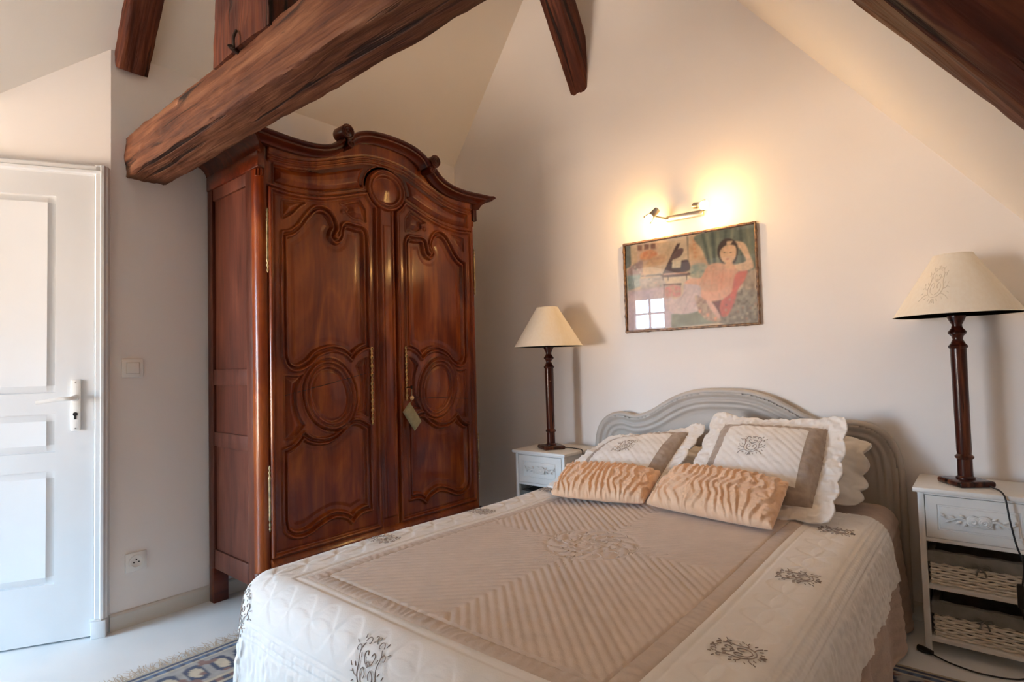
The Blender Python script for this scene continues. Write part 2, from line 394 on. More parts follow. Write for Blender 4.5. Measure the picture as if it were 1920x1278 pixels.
# ------------------------------------------------------------------ room door
def on_door(V, off=0.0):
    V = np.asarray(V, float); out = np.zeros_like(V)                # local: x = along wall, -y = out, z up
    P = A0[None, :] + V[:, [0]]*dd[None, :] + (-V[:, [1]]+off)*nn[None, :]
    out[:, :2] = P; out[:, 2] = V[:, 2]; return out
dr = thing('door_1', 'white panelled door with lever handle', None, (A0[0]+dd[0]*.4, A0[1]+dd[1]*.4, 0)); dr['kind'] = 'structure'
DW, DH = .74, 1.958
prof = [(0, 0), (.0015, -.012), (.005, -.0125), (.030, -.0015), (.032, -.002)]
V, F = relief_slab(DW, DH, [(.135, DW-.135, 1.03-.008, 1.855), (.135, DW-.135, .775, .935), (.135, DW-.135, .235, .70)], prof, .03)
V[:, 0] += .003; V[:, 2] += .008
recalc(obj('leaf', on_door(V, .034), F, M_white, dr, 30))
# casing: moulded strips round the leaf
cprof = [(0, -.030), (.034, -.030), (.036, -.024), (.050, -.020), (.052, -.010), (.046, -.006), (.046, .010), (.040, .016), (0, .016)]   # (out, across)
def casing(p0, p1, side, name):
    P = []
    for s_, z_ in (p0, p1): q = A0 + dd*s_; P.append((q[0], q[1], z_))
    V, F = sweep(P, [(o, side*a) for o, a in cprof], (nn[0], nn[1], 0)); return recalc(obj(name, V, F, M_white, dr, 25))
casing((-.016, 0.075), (-.016, 2.006), 1, 'casing'); casing((-.03, 1.99), (DW+.07, 1.99), -1, 'casing'); casing((DW+.04, 0), (DW+.04, 2.006), -1, 'casing')
V = MB().box(-.046, .008, -.022, 0, 0, .072, .004).box(-.03, .014, -.02, 0, .072, .078, .001); recalc(obj('plinth_block', on_door(np.concatenate(V.v), .034), V.f, M_white, dr))
hp = MB().box(.047, .083, -.010, 0, .868, 1.082, .004); pl = recalc(obj('handle_plate', on_door(np.concatenate(hp.v), .034), hp.f, M_plastic, dr))
lev = catmull([(.065, -.005, 1.006), (.066, -.040, 1.006), (.078, -.052, 1.005), (.115, -.054, 1.003), (.185, -.052, .994)], 6)
hb = MB().tube(lev, [.010]*8+[.009]*8+[.0085]*(len(lev)-16), 10); hb.lathe([(.014, 0), (.014, .012), (.010, .016)], (.065, -.010, 1.006), 16, (0, -1, 0))
recalc(obj('lever', on_door(np.concatenate(hb.v), .034), hb.f, M_plastic, pl))
kh = MB().lathe([(.0001, 0), (.0085, 0), (.0085, .0015), (.0001, .0015)], (.065, -.0101, .938), 16, (0, -1, 0)).box(.061, .069, -.0116, -.010, .916, .936)
recalc(obj('keyhole', on_door(np.concatenate(kh.v), .034), kh.f, M_black, pl))
for z in (.878, 1.072):
    sc = MB().lathe([(.0001, .0015), (.003, .001), (.003, 0)], (.065, -.010, z), 10, (0, -1, 0)); recalc(obj('screw', on_door(np.concatenate(sc.v), .034), sc.f, M_steel, pl))

# ------------------------------------------------------------------ switch and socket on the left wall
sw = thing('light_switch', 'square cream rocker light switch on the left wall', 'switch', (XL, .848, 1.125))
MB().box(XL, XL+.013, .806, .890, 1.084, 1.168, .005).build('plate', M_plastic, sw)
MB().box(XL+.010, XL+.0135, .8215, .8745, 1.1005, 1.1525, .0005).build('rocker_surround', M_base, sw)
MB().box(XL+.008, XL+.018, .824, .872, 1.103, 1.150, .002).build('rocker', M_plastic, sw)
so = thing('wall_socket', 'square cream power socket low on the left wall', 'socket', (XL, .862, .272))
pl2 = MB().box(XL, XL+.011, .820, .904, .231, .313, .004); pl2.build('plate', M_plastic, so)
c_ = MB().lathe([(.030, .0), (.030, .006), (.022, .0065), (.0215, .0012), (.0001, .001)], (XL+.0105, .862, .272), 28, (1, 0, 0)); c_.build('socket_face', M_plastic, so)
for dy, dz in ((-.0095, -.002), (.0095, -.002), (0, .009)):
    MB().lathe([(.0032, 0), (.0032, .0012), (.0001, .0012)], (XL+.0113, .862+dy, .272+dz), 10, (1, 0, 0)).build('pin_hole', M_black, so)

# ------------------------------------------------------------------ roof timbers
def timber_beam(name, p0, p1, w, h, m, up=(0, 0, 1), rough=.006, seed=0, label=None, cat='beam', waney=.015, nl=160, ext=(0, 0)):
    """hand-hewn timber from p0 to p1 (centre line); w across, h along up; local x runs along it"""
    p0 = np.array(p0, float); p1 = np.array(p1, float); ax = p1-p0; Ln = np.linalg.norm(ax); ax /= Ln
    up = np.array(up, float); up -= ax*(up@ax); up /= np.linalg.norm(up); sd = np.cross(up, ax)
    rs = np.random.default_rng(seed); per = 56
    t = np.linspace(0, 1, per, endpoint=False); sec = []
    r = .009
    # rounded rectangle section
    q = [(-w/2, -h/2), (w/2, -h/2), (w/2, h/2), (-w/2, h/2)]
    pts = []
    for i in range(4):
        a = np.array(q[i]); b = np.array(q[(i+1) % 4]); e = (b-a)/np.linalg.norm(b-a)
        for s_ in np.linspace(0, 1, per//4-2, endpoint=True): pts.append(a+e*r + (b-a-2*e*r)*s_)
        nxt = np.array(q[(i+2) % 4]); e2 = (nxt-b)/np.linalg.norm(nxt-b)
        for s_ in (.33, .67): pts.append((b-e*r)*(1-s_) + (b+e2*r)*s_ + (b - ((b-e*r)+(b+e2*r))/2)*.35)
    pts = np.array(pts); k = len(pts); nrm = pts/np.linalg.norm(pts, axis=1)[:, None]
    X = np.linspace(0, Ln, nl)
    def smooth_noise(n, sc):
        g = rs.standard_normal(max(4, int(n/sc)+3)); xx = np.linspace(0, len(g)-1.001, n); i = xx.astype(int); f = xx-i; f = f*f*(3-2*f)
        return g[i]*(1-f)+g[i+1]*f
    V = np.zeros((nl, k, 3)); base = np.array([smooth_noise(nl, 22) for _ in range(k)])
    kern = np.array([1, 2, 3, 2, 1.])/9
    base = np.apply_along_axis(lambda c: np.convolve(np.r_[c[-2:], c, c[:2]], kern, 'valid'), 0, base)
    fine = np.array([smooth_noise(nl, 4) for _ in range(k)])*.25
    for i in range(nl):
        dsp = (base[:, i] + fine[:, i])*rough
        corner = np.abs(pts[:, 0]*2/w*pts[:, 1]*2/h)**3
        dsp = dsp - corner*waney*(.5+.5*math.sin(X[i]*5+seed))*np.clip(1+base[:, i], 0, 2)
        P = pts + nrm*dsp[:, None]
        V[i] = np.c_[np.full(k, X[i]), P]
    F = []
    for i in range(nl-1):
        for j in range(k): F.append((i*k+j, i*k+(j+1) % k, (i+1)*k+(j+1) % k, (i+1)*k+j))
    F += [tuple(range(k))[::-1], tuple((nl-1)*k+j for j in range(k))]
    o = recalc(obj(name, V.reshape(-1, 3), F, m, None, 50))
    Mx = Matrix(((ax[0], sd[0], up[0], p0[0]), (ax[1], sd[1], up[1], p0[1]), (ax[2], sd[2], up[2], p0[2]), (0, 0, 0, 1)))
    o.matrix_world = Mx
    if label: tag(o, label, cat)
    return o
tb = timber_beam('tie_beam', (XL-.03, .905, 2.075), (-.25, .905, 2.045), .165, .185, M_beam, seed=3, rough=.005, waney=.006, nl=260,
                 label='thick rough-hewn brown tie beam crossing in front of the wardrobe top')
timber_beam('king_post', (-1.79, .90, 2.135), (-1.79, .90, 3.95), .17, .39, M_beamd, up=(1, 0, 0), seed=5, rough=.008, label='split dark upright post standing on the tie beam', cat='post')
aL = math.atan(1.39); aR = math.atan(-1.29)
nL = np.array([math.sin(aL), 0, -math.cos(aL)]); nR = np.array([-math.sin(-aR), 0, -math.cos(aR)])
pa = np.array([XL-.02, .845, zL(XL-.02)]) + nL*.015; pb = np.array([XRG, .845, ZRG]) + nL*.015
timber_beam('rafter', pa-(pb-pa)/np.linalg.norm(pb-pa)*.02, pb, .125, .135, M_beamd, up=-nL, seed=8, rough=.004, waney=.008, label='short dark rafter end under the left slope above the tie beam', cat='rafter')
eR = np.array([.55, 0, -.55*1.5]); eR /= np.linalg.norm(eR)
pr0 = np.array([-1.55, .875, 1.43+1.5*1.55]); pr1 = np.array([.55, .875, 1.43-1.5*.55]); nrm = np.array([1.5, 0, 1.0]); nrm /= np.linalg.norm(nrm)
timber_beam('principal_rafter', pr0+nrm*.13, pr1+nrm*.13, .15, .26, M_beamd, up=nrm, seed=11, rough=.006, waney=.022, nl=220, label='massive dark rafter crossing the top right corner', cat='rafter')
by = np.array([0, 2.587-2.879, 3.201-2.743]); by /= np.linalg.norm(by); bn = np.array([0, by[2], -by[1]])*1.0
timber_beam('ridge_brace', np.array([-1.84, 2.895, 2.74])+bn*.09-by*.02, np.array([-1.84, 2.895, 2.74])+bn*.09+by*1.45, .125, .19, M_beamd, up=bn, seed=14, rough=.003, waney=.006, label='dark slanting brace springing from the back wall above the bed', cat='brace')
# iron pin where post and beam meet
ip = thing('iron_spike', 'small bent iron spike driven into the tie beam beside the post', 'spike', (-1.80, .80, 2.14))
MB().tube(catmull([(-1.83, .835, 2.135), (-1.80, .795, 2.128), (-1.765, .775, 2.115)], 5), [.009]*11, 6, flat=.5).build('blade', M_iron, ip)
MB().tube(catmull([(-1.785, .795, 2.12), (-1.775, .79, 2.15), (-1.79, .805, 2.185)], 5), [.005]*11, 6).build('hook', M_iron, ip)

# ------------------------------------------------------------------ wardrobe
YC = 1.85; XF = -2.40
wd = thing('wardrobe', 'tall carved oak wardrobe with two arched panelled doors and a scrolled crown', 'wardrobe', (-2.66, YC, 0))
fa = np.array([0, .07, .14, .20, .33, .44, .55, .64, .70]); fz = np.array([2.170, 2.166, 2.155, 2.135, 2.087, 2.052, 2.038, 2.037, 2.037])
da = np.array([0, .06, .13, .20, .28, .35, .41, .52, .60, .66]); dz = np.array([2.03, 2.018, 1.998, 1.975, 1.948, 1.928, 1.917, 1.908, 1.912, 1.92])
def curve(xa, za):
    c = catmull(np.c_[xa, za], 12); return lambda q: np.interp(q, c[:, 0], c[:, 1])
frieze, doortop = curve(fa, fz), curve(da, dz)
corn_side = [(.30, 2.205), (.34, 2.172), (.40, 2.148), (.48, 2.136), (.57, 2.135), (.655, 2.140)]
corn_arch = [(-.262, 2.218), (-.24, 2.245), (-.20, 2.27), (-.14, 2.29), (-.07, 2.299), (0, 2.302), (.07, 2.299), (.14, 2.29), (.20, 2.27), (.24, 2.245), (.262, 2.218)]
ctop = lambda q: np.interp(q, [0, .07, .14, .20, .24, .27, .30, .34, .40, .48, .57, .70], [2.302, 2.299, 2.29, 2.27, 2.245, 2.215, 2.2, 2.172, 2.148, 2.136, 2.135, 2.14])
st = .0035
av = np.arange(0, .6451, st); av[-1] = .645; zv = np.arange(.20, 2.29, st)
Aa, Zz = np.meshgrid(av, zv, indexing='ij')
PX = [-.06, -.016, -.013, -.008, -.003, 0, .003, .008, .011, .015, .019, .022, .026, .030, .06]
PH = [2.1*q for q in (0, 0, .005, .0075, .005, -.002, -.004, -.003, .0015, .0028, .0015, -.004, -.0075, -.0085, -.0065)]
PX2 = [-.06, -.007, -.004, 0, .004, .008, .03, .06]; PH2 = [0, 0, .008, -.006, -.010, -.005, .007, .010]
up_panel = runs([(.573, 1.16), (.573, 1.712)], [(.573, 1.712), (.540, 1.722), (.500, 1.754), (.462, 1.806), (.425, 1.848), (.390, 1.864), (.352, 1.860), (.322, 1.836), (.305, 1.80), (.302, 1.775), (.316, 1.752), (.318, 1.735), (.300, 1.724), (.280, 1.738), (.272, 1.770)],
                [(.272, 1.770), (.262, 1.80), (.235, 1.811), (.19, 1.806), (.155, 1.806), (.135, 1.79), (.127, 1.765)], [(.127, 1.765), (.127, 1.205)],
                [(.127, 1.205), (.16, 1.196), (.195, 1.176), (.225, 1.146)], [(.225, 1.146), (.258, 1.174), (.30, 1.189), (.345, 1.190), (.41, 1.168), (.456, 1.127), (.51, 1.102), (.553, 1.116), (.573, 1.16)])
lo_panel = runs([(.577, .43), (.577, .745)], [(.577, .745), (.548, .752), (.512, .775), (.483, .808)], [(.483, .808), (.45, .783), (.40, .768), (.34, .772), (.29, .80), (.237, .838), (.18, .836), (.127, .804)],
                [(.127, .804), (.127, .398)], [(.127, .398), (.165, .400), (.205, .388), (.235, .362)], [(.235, .362), (.262, .388), (.30, .404), (.343, .409), (.406, .389), (.467, .362), (.525, .362), (.565, .388), (.577, .43)])
sp1 = runs([(.572, 1.862), (.465, 1.872)], [(.465, 1.872), (.50, 1.845), (.53, 1.81), (.572, 1.78)], [(.572, 1.78), (.572, 1.862)])
sp2 = runs([(.275, 1.905), (.165, 1.945)], [(.165, 1.945), (.132, 1.905)], [(.132, 1.905), (.130, 1.838)], [(.130, 1.838), (.165, 1.846), (.20, 1.846), (.238, 1.870), (.232, 1.892), (.275, 1.905)])
sp3 = runs([(.570, 1.072), (.515, 1.066), (.485, 1.075)], [(.485, 1.075), (.515, 1.02), (.522, .95), (.505, .89), (.480, .848)], [(.480, .848), (.52, .806), (.570, .79)], [(.570, .79), (.570, 1.072)])
sp4 = runs([(.137, 1.150), (.165, 1.138), (.195, 1.108)], [(.195, 1.108), (.172, 1.05), (.166, .98), (.182, .91), (.205, .868)], [(.205, .868), (.17, .874), (.137, .856)], [(.137, .856), (.137, 1.150)])
Hh = np.zeros_like(Aa)
dtop = doortop(Aa); ftop = frieze(Aa)
qm = np.hypot(Aa/.122, (Zz-2.03)/.110); dm = (1-qm)*np.hypot(Aa, Zz-2.03)/np.maximum(qm, 1e-6); dm = np.where(qm < 1e-3, .11, dm)
is_med = dm > 0
is_door = (Zz < dtop) & (Zz > .285) & (Aa > .060) & ~is_med & (Aa < .640)
is_mul = (Aa <= .060) & (Zz < 2.03) & ~is_med & (Zz > .285)
is_base = Zz <= .285
# door field
d_out = np.minimum(np.minimum(Aa-.060, .640-Aa), np.minimum(Zz-.285, dtop-Zz)); d_out = np.minimum(d_out, -dm)
doorh = .004 + np.interp(d_out, [0, .003, .006, .010, .016, .020, .024, .028, .034, .1], [-.012, 0, .009, .012, .009, 0, -.005, -.001, 0, 0])
pan = np.interp(sdf(Aa, Zz, up_panel), PX, PH) + np.interp(sdf(Aa, Zz, lo_panel), PX, PH)
for sp in (sp1, sp2, sp3, sp4): pan = pan + np.interp(sdf(Aa, Zz, sp), PX2, PH2)
ca, cz, th = .342, .975, R(-17); ex = (Aa-ca)*math.cos(th)+(Zz-cz)*math.sin(th); ez = -(Aa-ca)*math.sin(th)+(Zz-cz)*math.cos(th)
qo = np.hypot(ex/.140, ez/.172); do = (1-qo)*np.hypot(ex, ez)/np.maximum(qo, 1e-6); do = np.where(qo < 1e-3, .14, do)
oval = np.interp(do, [-.03, -.012, -.008, 0, .006, .012, .018, .024, .028, .034, .040, .046, .06, .14], [0, 0, .007, -.005, .006, .012, .007, -.003, .005, .008, .003, -.007, .0, .008])
doorh = doorh + pan*(do < -.004) + oval*(do > -.03)
for (sx, sz, sr) in ((.300, 1.741, .015), (.262, 1.868, .013)):
    dsn = np.hypot(Aa-sx, Zz-sz); doorh = np.maximum(doorh, np.where(dsn < sr, .004+.008*np.sqrt(np.clip(1-(dsn/sr)**2, 0, 1)), -1))
Hh = np.where(is_door, doorh, Hh)
# centre strip
mulh = np.interp(Aa, [0, .022, .026, .030, .036, .042, .048, .056, .060], [.014, .013, .006, .012, .015, .012, .004, 0, -.02])
mulh = np.where((Zz > 1.845) & (Aa < .03), .006, mulh); mulh = np.where(Zz < .33, np.minimum(mulh, .006), mulh)
Hh = np.where(is_mul, mulh, Hh)
# frieze panels between door tops and the crown
fr_out = np.minimum(ftop-.022-Zz, Zz-(dtop+.022)); fr_out = np.minimum(fr_out, .612-Aa); fr_out = np.minimum(fr_out, np.hypot(Aa/.122, (Zz-2.03)/.110)*.115-.115-.022)
frh = np.interp(np.clip(fr_out, -.06, .06), PX2, np.array(PH2)*1.3)
frh = frh + np.interp(Zz-ftop, [-.05, -.014, -.010, -.005, 0, .004, .008, .014, .018, .022, .03, .2], [0, 0, .008, .014, .010, .003, .010, .018, .012, .003, .008, .022])
frh = frh + np.interp(Zz-dtop, [0, .003, .008, .014, .2], [-.012, 0, .004, 0, 0])
Hh = np.where(~is_door & ~is_mul & ~is_base & ~is_med, frh, Hh)
Hh = np.where(is_med, .012 + np.interp(dm, [0, .004, .010, .016, .020, .026, .032, .038, .044, .11], [-.006, .006, .012, .007, -.003, .005, .008, .001, -.009, .006]), Hh)
Hh = np.where(is_base, np.interp(Zz, [.2, .225, .235, .25, .262, .275, .285], [.004, .004, .012, .022, .024, .014, .004]), Hh)
Hh = np.where((Aa > .640) & (Zz < dtop), -.012, np.where(Aa > .640, np.minimum(Hh, 0), Hh))
nu, nv = Aa.shape
keep = (Zz <= ctop(Aa)-.030)
Ff = grid_faces(nu, nv)
fk = keep.ravel()[Ff].all(1)
lab = np.where(is_med, 1, np.where(is_door, 2, np.where(is_mul, 3, np.where(is_base, 4, 0)))).ravel()
# sub-regions of a door: carved panels and the oval
sub = np.where(sdf(Aa, Zz, up_panel) > 0, 1, np.where(sdf(Aa, Zz, lo_panel) > 0, 2, 0)); sub = np.where(do > 0, 3, sub).ravel()
fl = lab[Ff[:, 2]]; fs = sub[Ff[:, 2]]
doors = []
for side in (-1, 1):
    Vv = np.stack([XF + Hh, YC + side*Aa, Zz], -1).reshape(-1, 3)
    FF = Ff if side == -1 else Ff[:, ::-1]
    FF = FF[:, ::-1] if True else FF
    def piece(sel, name, parent, m=M_oak):
        V_, F_ = submesh(Vv, FF[sel & fk]); return obj(name, V_, F_, m, parent, 180)
    piece(fl == 0, 'frieze', wd); piece(fl == 1, 'medallion', wd); piece(fl == 3, 'centre_strip', wd); piece(fl == 4, 'base_moulding', wd)
    dleaf = piece((fl == 2) & (fs == 0), 'door', wd)
    piece((fl == 2) & (fs == 1), 'panel', dleaf); piece((fl == 2) & (fs == 2), 'panel', dleaf); piece((fl == 2) & (fs == 3), 'oval_medallion', dleaf)
    doors.append(dleaf)
# carcass, corner posts, sides
xb = XL+.016
y0, y1 = YC-.685, YC+.685                                            # side planes
MB().box(xb, XF-.012, y0+.022, y1-.022, .205, 2.06).build('carcass', M_oak, wd)
for sgn, yy in ((-1, YC-.645), (1, YC+.645)):
    pts = [(XF-.05, yy)] + [(XF-.04+.04*math.sin(a), yy+sgn*.04*math.cos(a)) for a in np.linspace(0, math.pi/2, 9)] + [(XF-.05, yy+sgn*.04)]
    pp = [(XF-.055, yy-sgn*.0), (XF, yy)] + [(XF-.04+.04*math.cos(a), yy+sgn*.04*math.sin(a)) for a in np.linspace(.05, math.pi/2, 9)] + [(XF-.055, yy+sgn*.04)]
    recalc(MB().prism(pp, .205, 2.03, 'xy').build('corner_post', M_oak, wd, 30))
    for q in (-.012, 0.0, .012):
        a = math.pi/4 + q/.04
        cx_, cy_ = XF-.04+.041*math.cos(a), yy+sgn*.041*math.sin(a)
        MB().tube([(cx_, cy_, 1.955), (cx_, cy_, 2.025)], .0045, 8).build('flute', M_oak, wd)
    ys = y0 if sgn < 0 else y1
    o0, o1 = (ys, ys+.022) if sgn < 0 else (ys-.022, ys)
    for (za, zb) in ((.165, .255), (.745, .812), (1.035, 1.11), (1.93, 2.03)):
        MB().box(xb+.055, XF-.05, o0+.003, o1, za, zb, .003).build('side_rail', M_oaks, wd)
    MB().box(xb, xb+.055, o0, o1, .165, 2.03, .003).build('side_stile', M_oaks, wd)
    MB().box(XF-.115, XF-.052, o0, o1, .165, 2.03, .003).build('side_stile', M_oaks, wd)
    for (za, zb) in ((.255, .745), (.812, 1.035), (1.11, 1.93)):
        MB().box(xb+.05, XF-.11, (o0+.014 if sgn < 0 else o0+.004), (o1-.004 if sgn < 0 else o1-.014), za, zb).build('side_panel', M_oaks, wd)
# crown moulding
cp = [(-.02, .0), (.098, 0), (.106, -.006), (.108, -.014), (.100, -.021), (.094, -.024), (.092, -.031), (.080, -.036), (.060, -.044), (.044, -.058), (.036, -.074), (.034, -.082), (.024, -.088), (-.02, -.09)]
cpf = [(-.02, 0), (.074, 0), (.083, -.005), (.085, -.012), (.078, -.019), (.068, -.022), (.066, -.029), (.050, -.035), (.034, -.042), (.028, -.050), (-.02, -.052)]
for sgn in (-1, 1):
    pth = catmull(corn_side, 8); P = [(XF, YC+sgn*a, z) for a, z in pth]
    if sgn > 0: P = P
    V, F = sweep(P if sgn > 0 else P[::-1], cpf, (1, 0, 0), shear0=(0 if sgn > 0 else 1), shear1=(1 if sgn > 0 else 0))
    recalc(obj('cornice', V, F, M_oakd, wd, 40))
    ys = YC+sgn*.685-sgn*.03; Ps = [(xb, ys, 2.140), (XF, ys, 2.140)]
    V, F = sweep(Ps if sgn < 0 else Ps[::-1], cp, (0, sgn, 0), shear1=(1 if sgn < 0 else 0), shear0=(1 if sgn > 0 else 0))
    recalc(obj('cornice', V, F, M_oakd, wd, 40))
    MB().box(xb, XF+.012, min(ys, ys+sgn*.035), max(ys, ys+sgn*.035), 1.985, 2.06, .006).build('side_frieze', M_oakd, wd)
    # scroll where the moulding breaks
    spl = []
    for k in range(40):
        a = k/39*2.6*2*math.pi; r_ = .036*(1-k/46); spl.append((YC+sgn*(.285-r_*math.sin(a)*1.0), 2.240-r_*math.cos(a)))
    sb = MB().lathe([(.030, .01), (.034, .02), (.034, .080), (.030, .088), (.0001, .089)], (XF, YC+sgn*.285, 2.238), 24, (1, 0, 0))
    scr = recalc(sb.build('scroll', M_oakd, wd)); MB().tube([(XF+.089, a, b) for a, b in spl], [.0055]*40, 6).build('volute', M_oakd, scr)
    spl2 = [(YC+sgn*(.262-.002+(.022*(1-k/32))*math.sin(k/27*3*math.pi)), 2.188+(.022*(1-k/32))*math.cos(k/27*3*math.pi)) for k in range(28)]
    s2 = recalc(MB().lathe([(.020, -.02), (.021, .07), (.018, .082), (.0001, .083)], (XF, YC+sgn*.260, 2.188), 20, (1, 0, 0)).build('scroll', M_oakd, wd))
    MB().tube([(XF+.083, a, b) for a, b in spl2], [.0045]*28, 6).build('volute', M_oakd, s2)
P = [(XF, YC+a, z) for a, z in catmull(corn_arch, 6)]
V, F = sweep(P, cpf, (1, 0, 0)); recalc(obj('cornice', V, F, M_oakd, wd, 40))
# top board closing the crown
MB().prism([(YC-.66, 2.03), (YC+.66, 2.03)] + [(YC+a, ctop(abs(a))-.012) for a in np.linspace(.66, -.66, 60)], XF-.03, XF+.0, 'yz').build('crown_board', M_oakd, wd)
# legs and apron
for sgn in (-1, 1):
    yy = YC+sgn*.655
    lp = catmull([(XF-.035, yy, .23), (XF-.020, yy+sgn*.004, .185), (XF-.010, yy+sgn*.006, .14), (XF-.022, yy, .08), (XF-.028, yy-sgn*.004, .03), (XF-.010, yy, .004)], 6)
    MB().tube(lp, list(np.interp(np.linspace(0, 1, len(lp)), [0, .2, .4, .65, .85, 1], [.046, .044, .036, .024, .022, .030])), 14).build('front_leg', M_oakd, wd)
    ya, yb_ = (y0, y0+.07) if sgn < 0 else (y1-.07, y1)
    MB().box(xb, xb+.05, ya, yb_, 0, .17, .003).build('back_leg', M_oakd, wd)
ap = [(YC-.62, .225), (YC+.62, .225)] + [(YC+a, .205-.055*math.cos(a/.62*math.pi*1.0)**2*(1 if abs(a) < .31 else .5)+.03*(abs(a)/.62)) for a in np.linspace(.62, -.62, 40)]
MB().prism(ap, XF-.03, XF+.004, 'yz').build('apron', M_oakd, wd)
# hinges, lock plates, key, split line
def hinge(y, z0, z1):
    hgt = z1-z0; m_ = (z0+z1)/2
    pr = [(.0015, -hgt/2), (.005, -hgt/2+.012), (.002, -hgt/2+.02), (.0055, -hgt/2+.03), (.002, -hgt/2+.042), (.006, -hgt/2+.052), (.0048, -hgt/2+.062)]
    pr = pr + [(r_, -z_) for r_, z_ in pr[::-1]]
    return MB().lathe(pr, (XF+.016, y, m_), 12).build('hinge', M_brass, None)
for sgn in (-1, 1):
    for z0, z1 in ((1.525, 1.81), (.41, .69)):
        h_ = hinge(YC+sgn*.650, z0, z1); h_.parent = wd; h_.location = -Vector(ORIG[wd.name])
for sgn, (z0, z1) in ((-1, (.82, 1.195)), (1, (.925, 1.20))):
    mb = MB(); y_ = YC+sgn*.111; n_ = int((z1-z0)/.021)
    for k in range(n_+1):
        z = z0+(z1-z0)*k/n_; w_ = .010 if k % 2 else .0075
        mb.lathe([(w_*.55, -.001), (w_*.9, .0005), (w_, .003), (w_*.62, .0042), (w_*.55, .001)], (XF+.0105, y_, z), 12, (1, 0, 0))
    mb.box(XF+.009, XF+.0125, y_-.0035, y_+.0035, z0, z1)
    mb.build('lock_plate', M_dkbrass, wd)
key = MB().tube([(XF+.008, YC+.112, .99), (XF+.045, YC+.112, .99)], .004, 8).lathe([(.0055, -.004), (.0095, 0), (.0055, .004)], (XF+.05, YC+.112, .99), 12, (0, 1, 0))
key.build('key', M_iron, wd)
for sgn, za, zb in ((-1, .985, 1.075), (1, .938, .900)):
    a_ = np.linspace(.575 if sgn < 0 else .135, .125 if sgn < 0 else .575, 60); zz = np.linspace(za, zb, 60)
    ia = np.clip((a_/st).astype(int), 0, nu-1); iz = np.clip(((zz-.2)/st).astype(int), 0, nv-1)
    MB().tube(np.c_[XF+Hh[ia, iz]-.0002, YC+sgn*a_, zz], .0016, 5).build('panel_split', M_dark, wd)
# sachet hanging from the key
sa = thing('lavender_sachet', 'small sage linen sachet hanging from the wardrobe key', 'sachet', (XF+.05, YC+.118, .75))
sx = XF+.045
uu, vv = np.meshgrid(np.linspace(-1, 1, 17), np.linspace(-1, 1, 21), indexing='ij')
thk = .013*np.sqrt(np.clip((1-uu**4)*(1-vv**4), 0, 1))
yy_ = YC+.1165+uu*.034*.70+vv*.067*.59; zz_ = .834+uu*.034*.71-vv*.067*.807
V1 = np.stack([sx+thk, yy_, zz_], -1).reshape(-1, 3); V2 = np.stack([sx-thk, yy_, zz_], -1).reshape(-1, 3)
G = grid_faces(17, 21); recalc(obj('pouch', np.concatenate([V1, V2]), [tuple(f) for f in G] + [tuple(f[::-1]+len(V1)) for f in G], M_linen, sa, 180))
MB().lathe([(.0001, -.012), (.008, -.009), (.012, 0), (.008, .009), (.0001, .012)], (sx+.004, YC+.114, .934), 16).build('bead', M_wood, sa)
MB().tube(catmull([(XF+.05, YC+.112, .986), (sx+.004, YC+.112, .955), (sx+.003, YC+.114, .925), (sx, YC+.100, .900)], 5), .0018, 6).build('cord', M_linen, sa)

# ------------------------------------------------------------------ picture with wall light
pic = thing('framed_picture', 'framed print of a reclining woman and a grand piano above the bed', 'picture', (-1.20, D, 1.26))
px0, px1, pz0, pz1 = -1.562, -.842, 1.262, 1.758
def bamboo(p, q):
    n = 34; P = np.linspace(p, q, n); r_ = [.0062 + (.0022 if k % 6 == 0 else 0) + .0006*math.sin(k*2.3) for k in range(n)]
    MB().tube(P, r_, 10).build('frame_rail', M_frame, pic)
yf = D-.016
bamboo((px0, yf, pz0), (px1, yf, pz0)); bamboo((px0, yf, pz1), (px1, yf, pz1)); bamboo((px0, yf, pz0-.004), (px0, yf, pz1+.004)); bamboo((px1, yf, pz0-.004), (px1, yf, pz1+.004))
MB().box(px0, px1, D-.010, D-.001, pz0, pz1).build('backing', M_frame, pic)
MB().box(px0+.006, px1-.006, D-.0165, D-.0150, pz0+.006, pz1-.006).build('glass', M_pglass, pic)
# the print: flat colours laid into a fine grid, outlines given in a 1420 x 1278 sketch frame
q_src = np.array([(105, 440), (1250, 250), (1290, 1110), (140, 1185)], float)
def homography(src):
    dst = np.array([(0, 1), (1, 1), (1, 0), (0, 0)], float); Am = []
    for (x, y), (u, v) in zip(src, dst): Am += [[x, y, 1, 0, 0, 0, -u*x, -u*y, -u], [0, 0, 0, x, y, 1, -v*x, -v*y, -v]]
    return np.linalg.svd(np.array(Am))[2][-1].reshape(3, 3)
Hm = homography(q_src)
def toprint(pts):
    P = np.c_[np.array(pts, float), np.ones(len(pts))] @ Hm.T; return P[:, :2]/P[:, 2:]
gu, gv = 300, 206
U, Vg = np.meshgrid(np.linspace(0, 1, gu), np.linspace(0, 1, gv), indexing='ij'); Ua, Va = U*1.45, Vg
def vnoise(X, Y, f, seed=0):
    r2 = np.random.default_rng(seed); g = r2.random((64, 64)); x = (X*f) % 63; y = (Y*f) % 63; i = x.astype(int); j = y.astype(int); a = x-i; b = y-j; a = a*a*(3-2*a); b = b*b*(3-2*b)
    return (g[i, j]*(1-a)+g[i+1, j]*a)*(1-b) + (g[i, j+1]*(1-a)+g[i+1, j+1]*a)*b
art = np.zeros((gu, gv, 3)); art[:] = srgb(222, 190, 150)
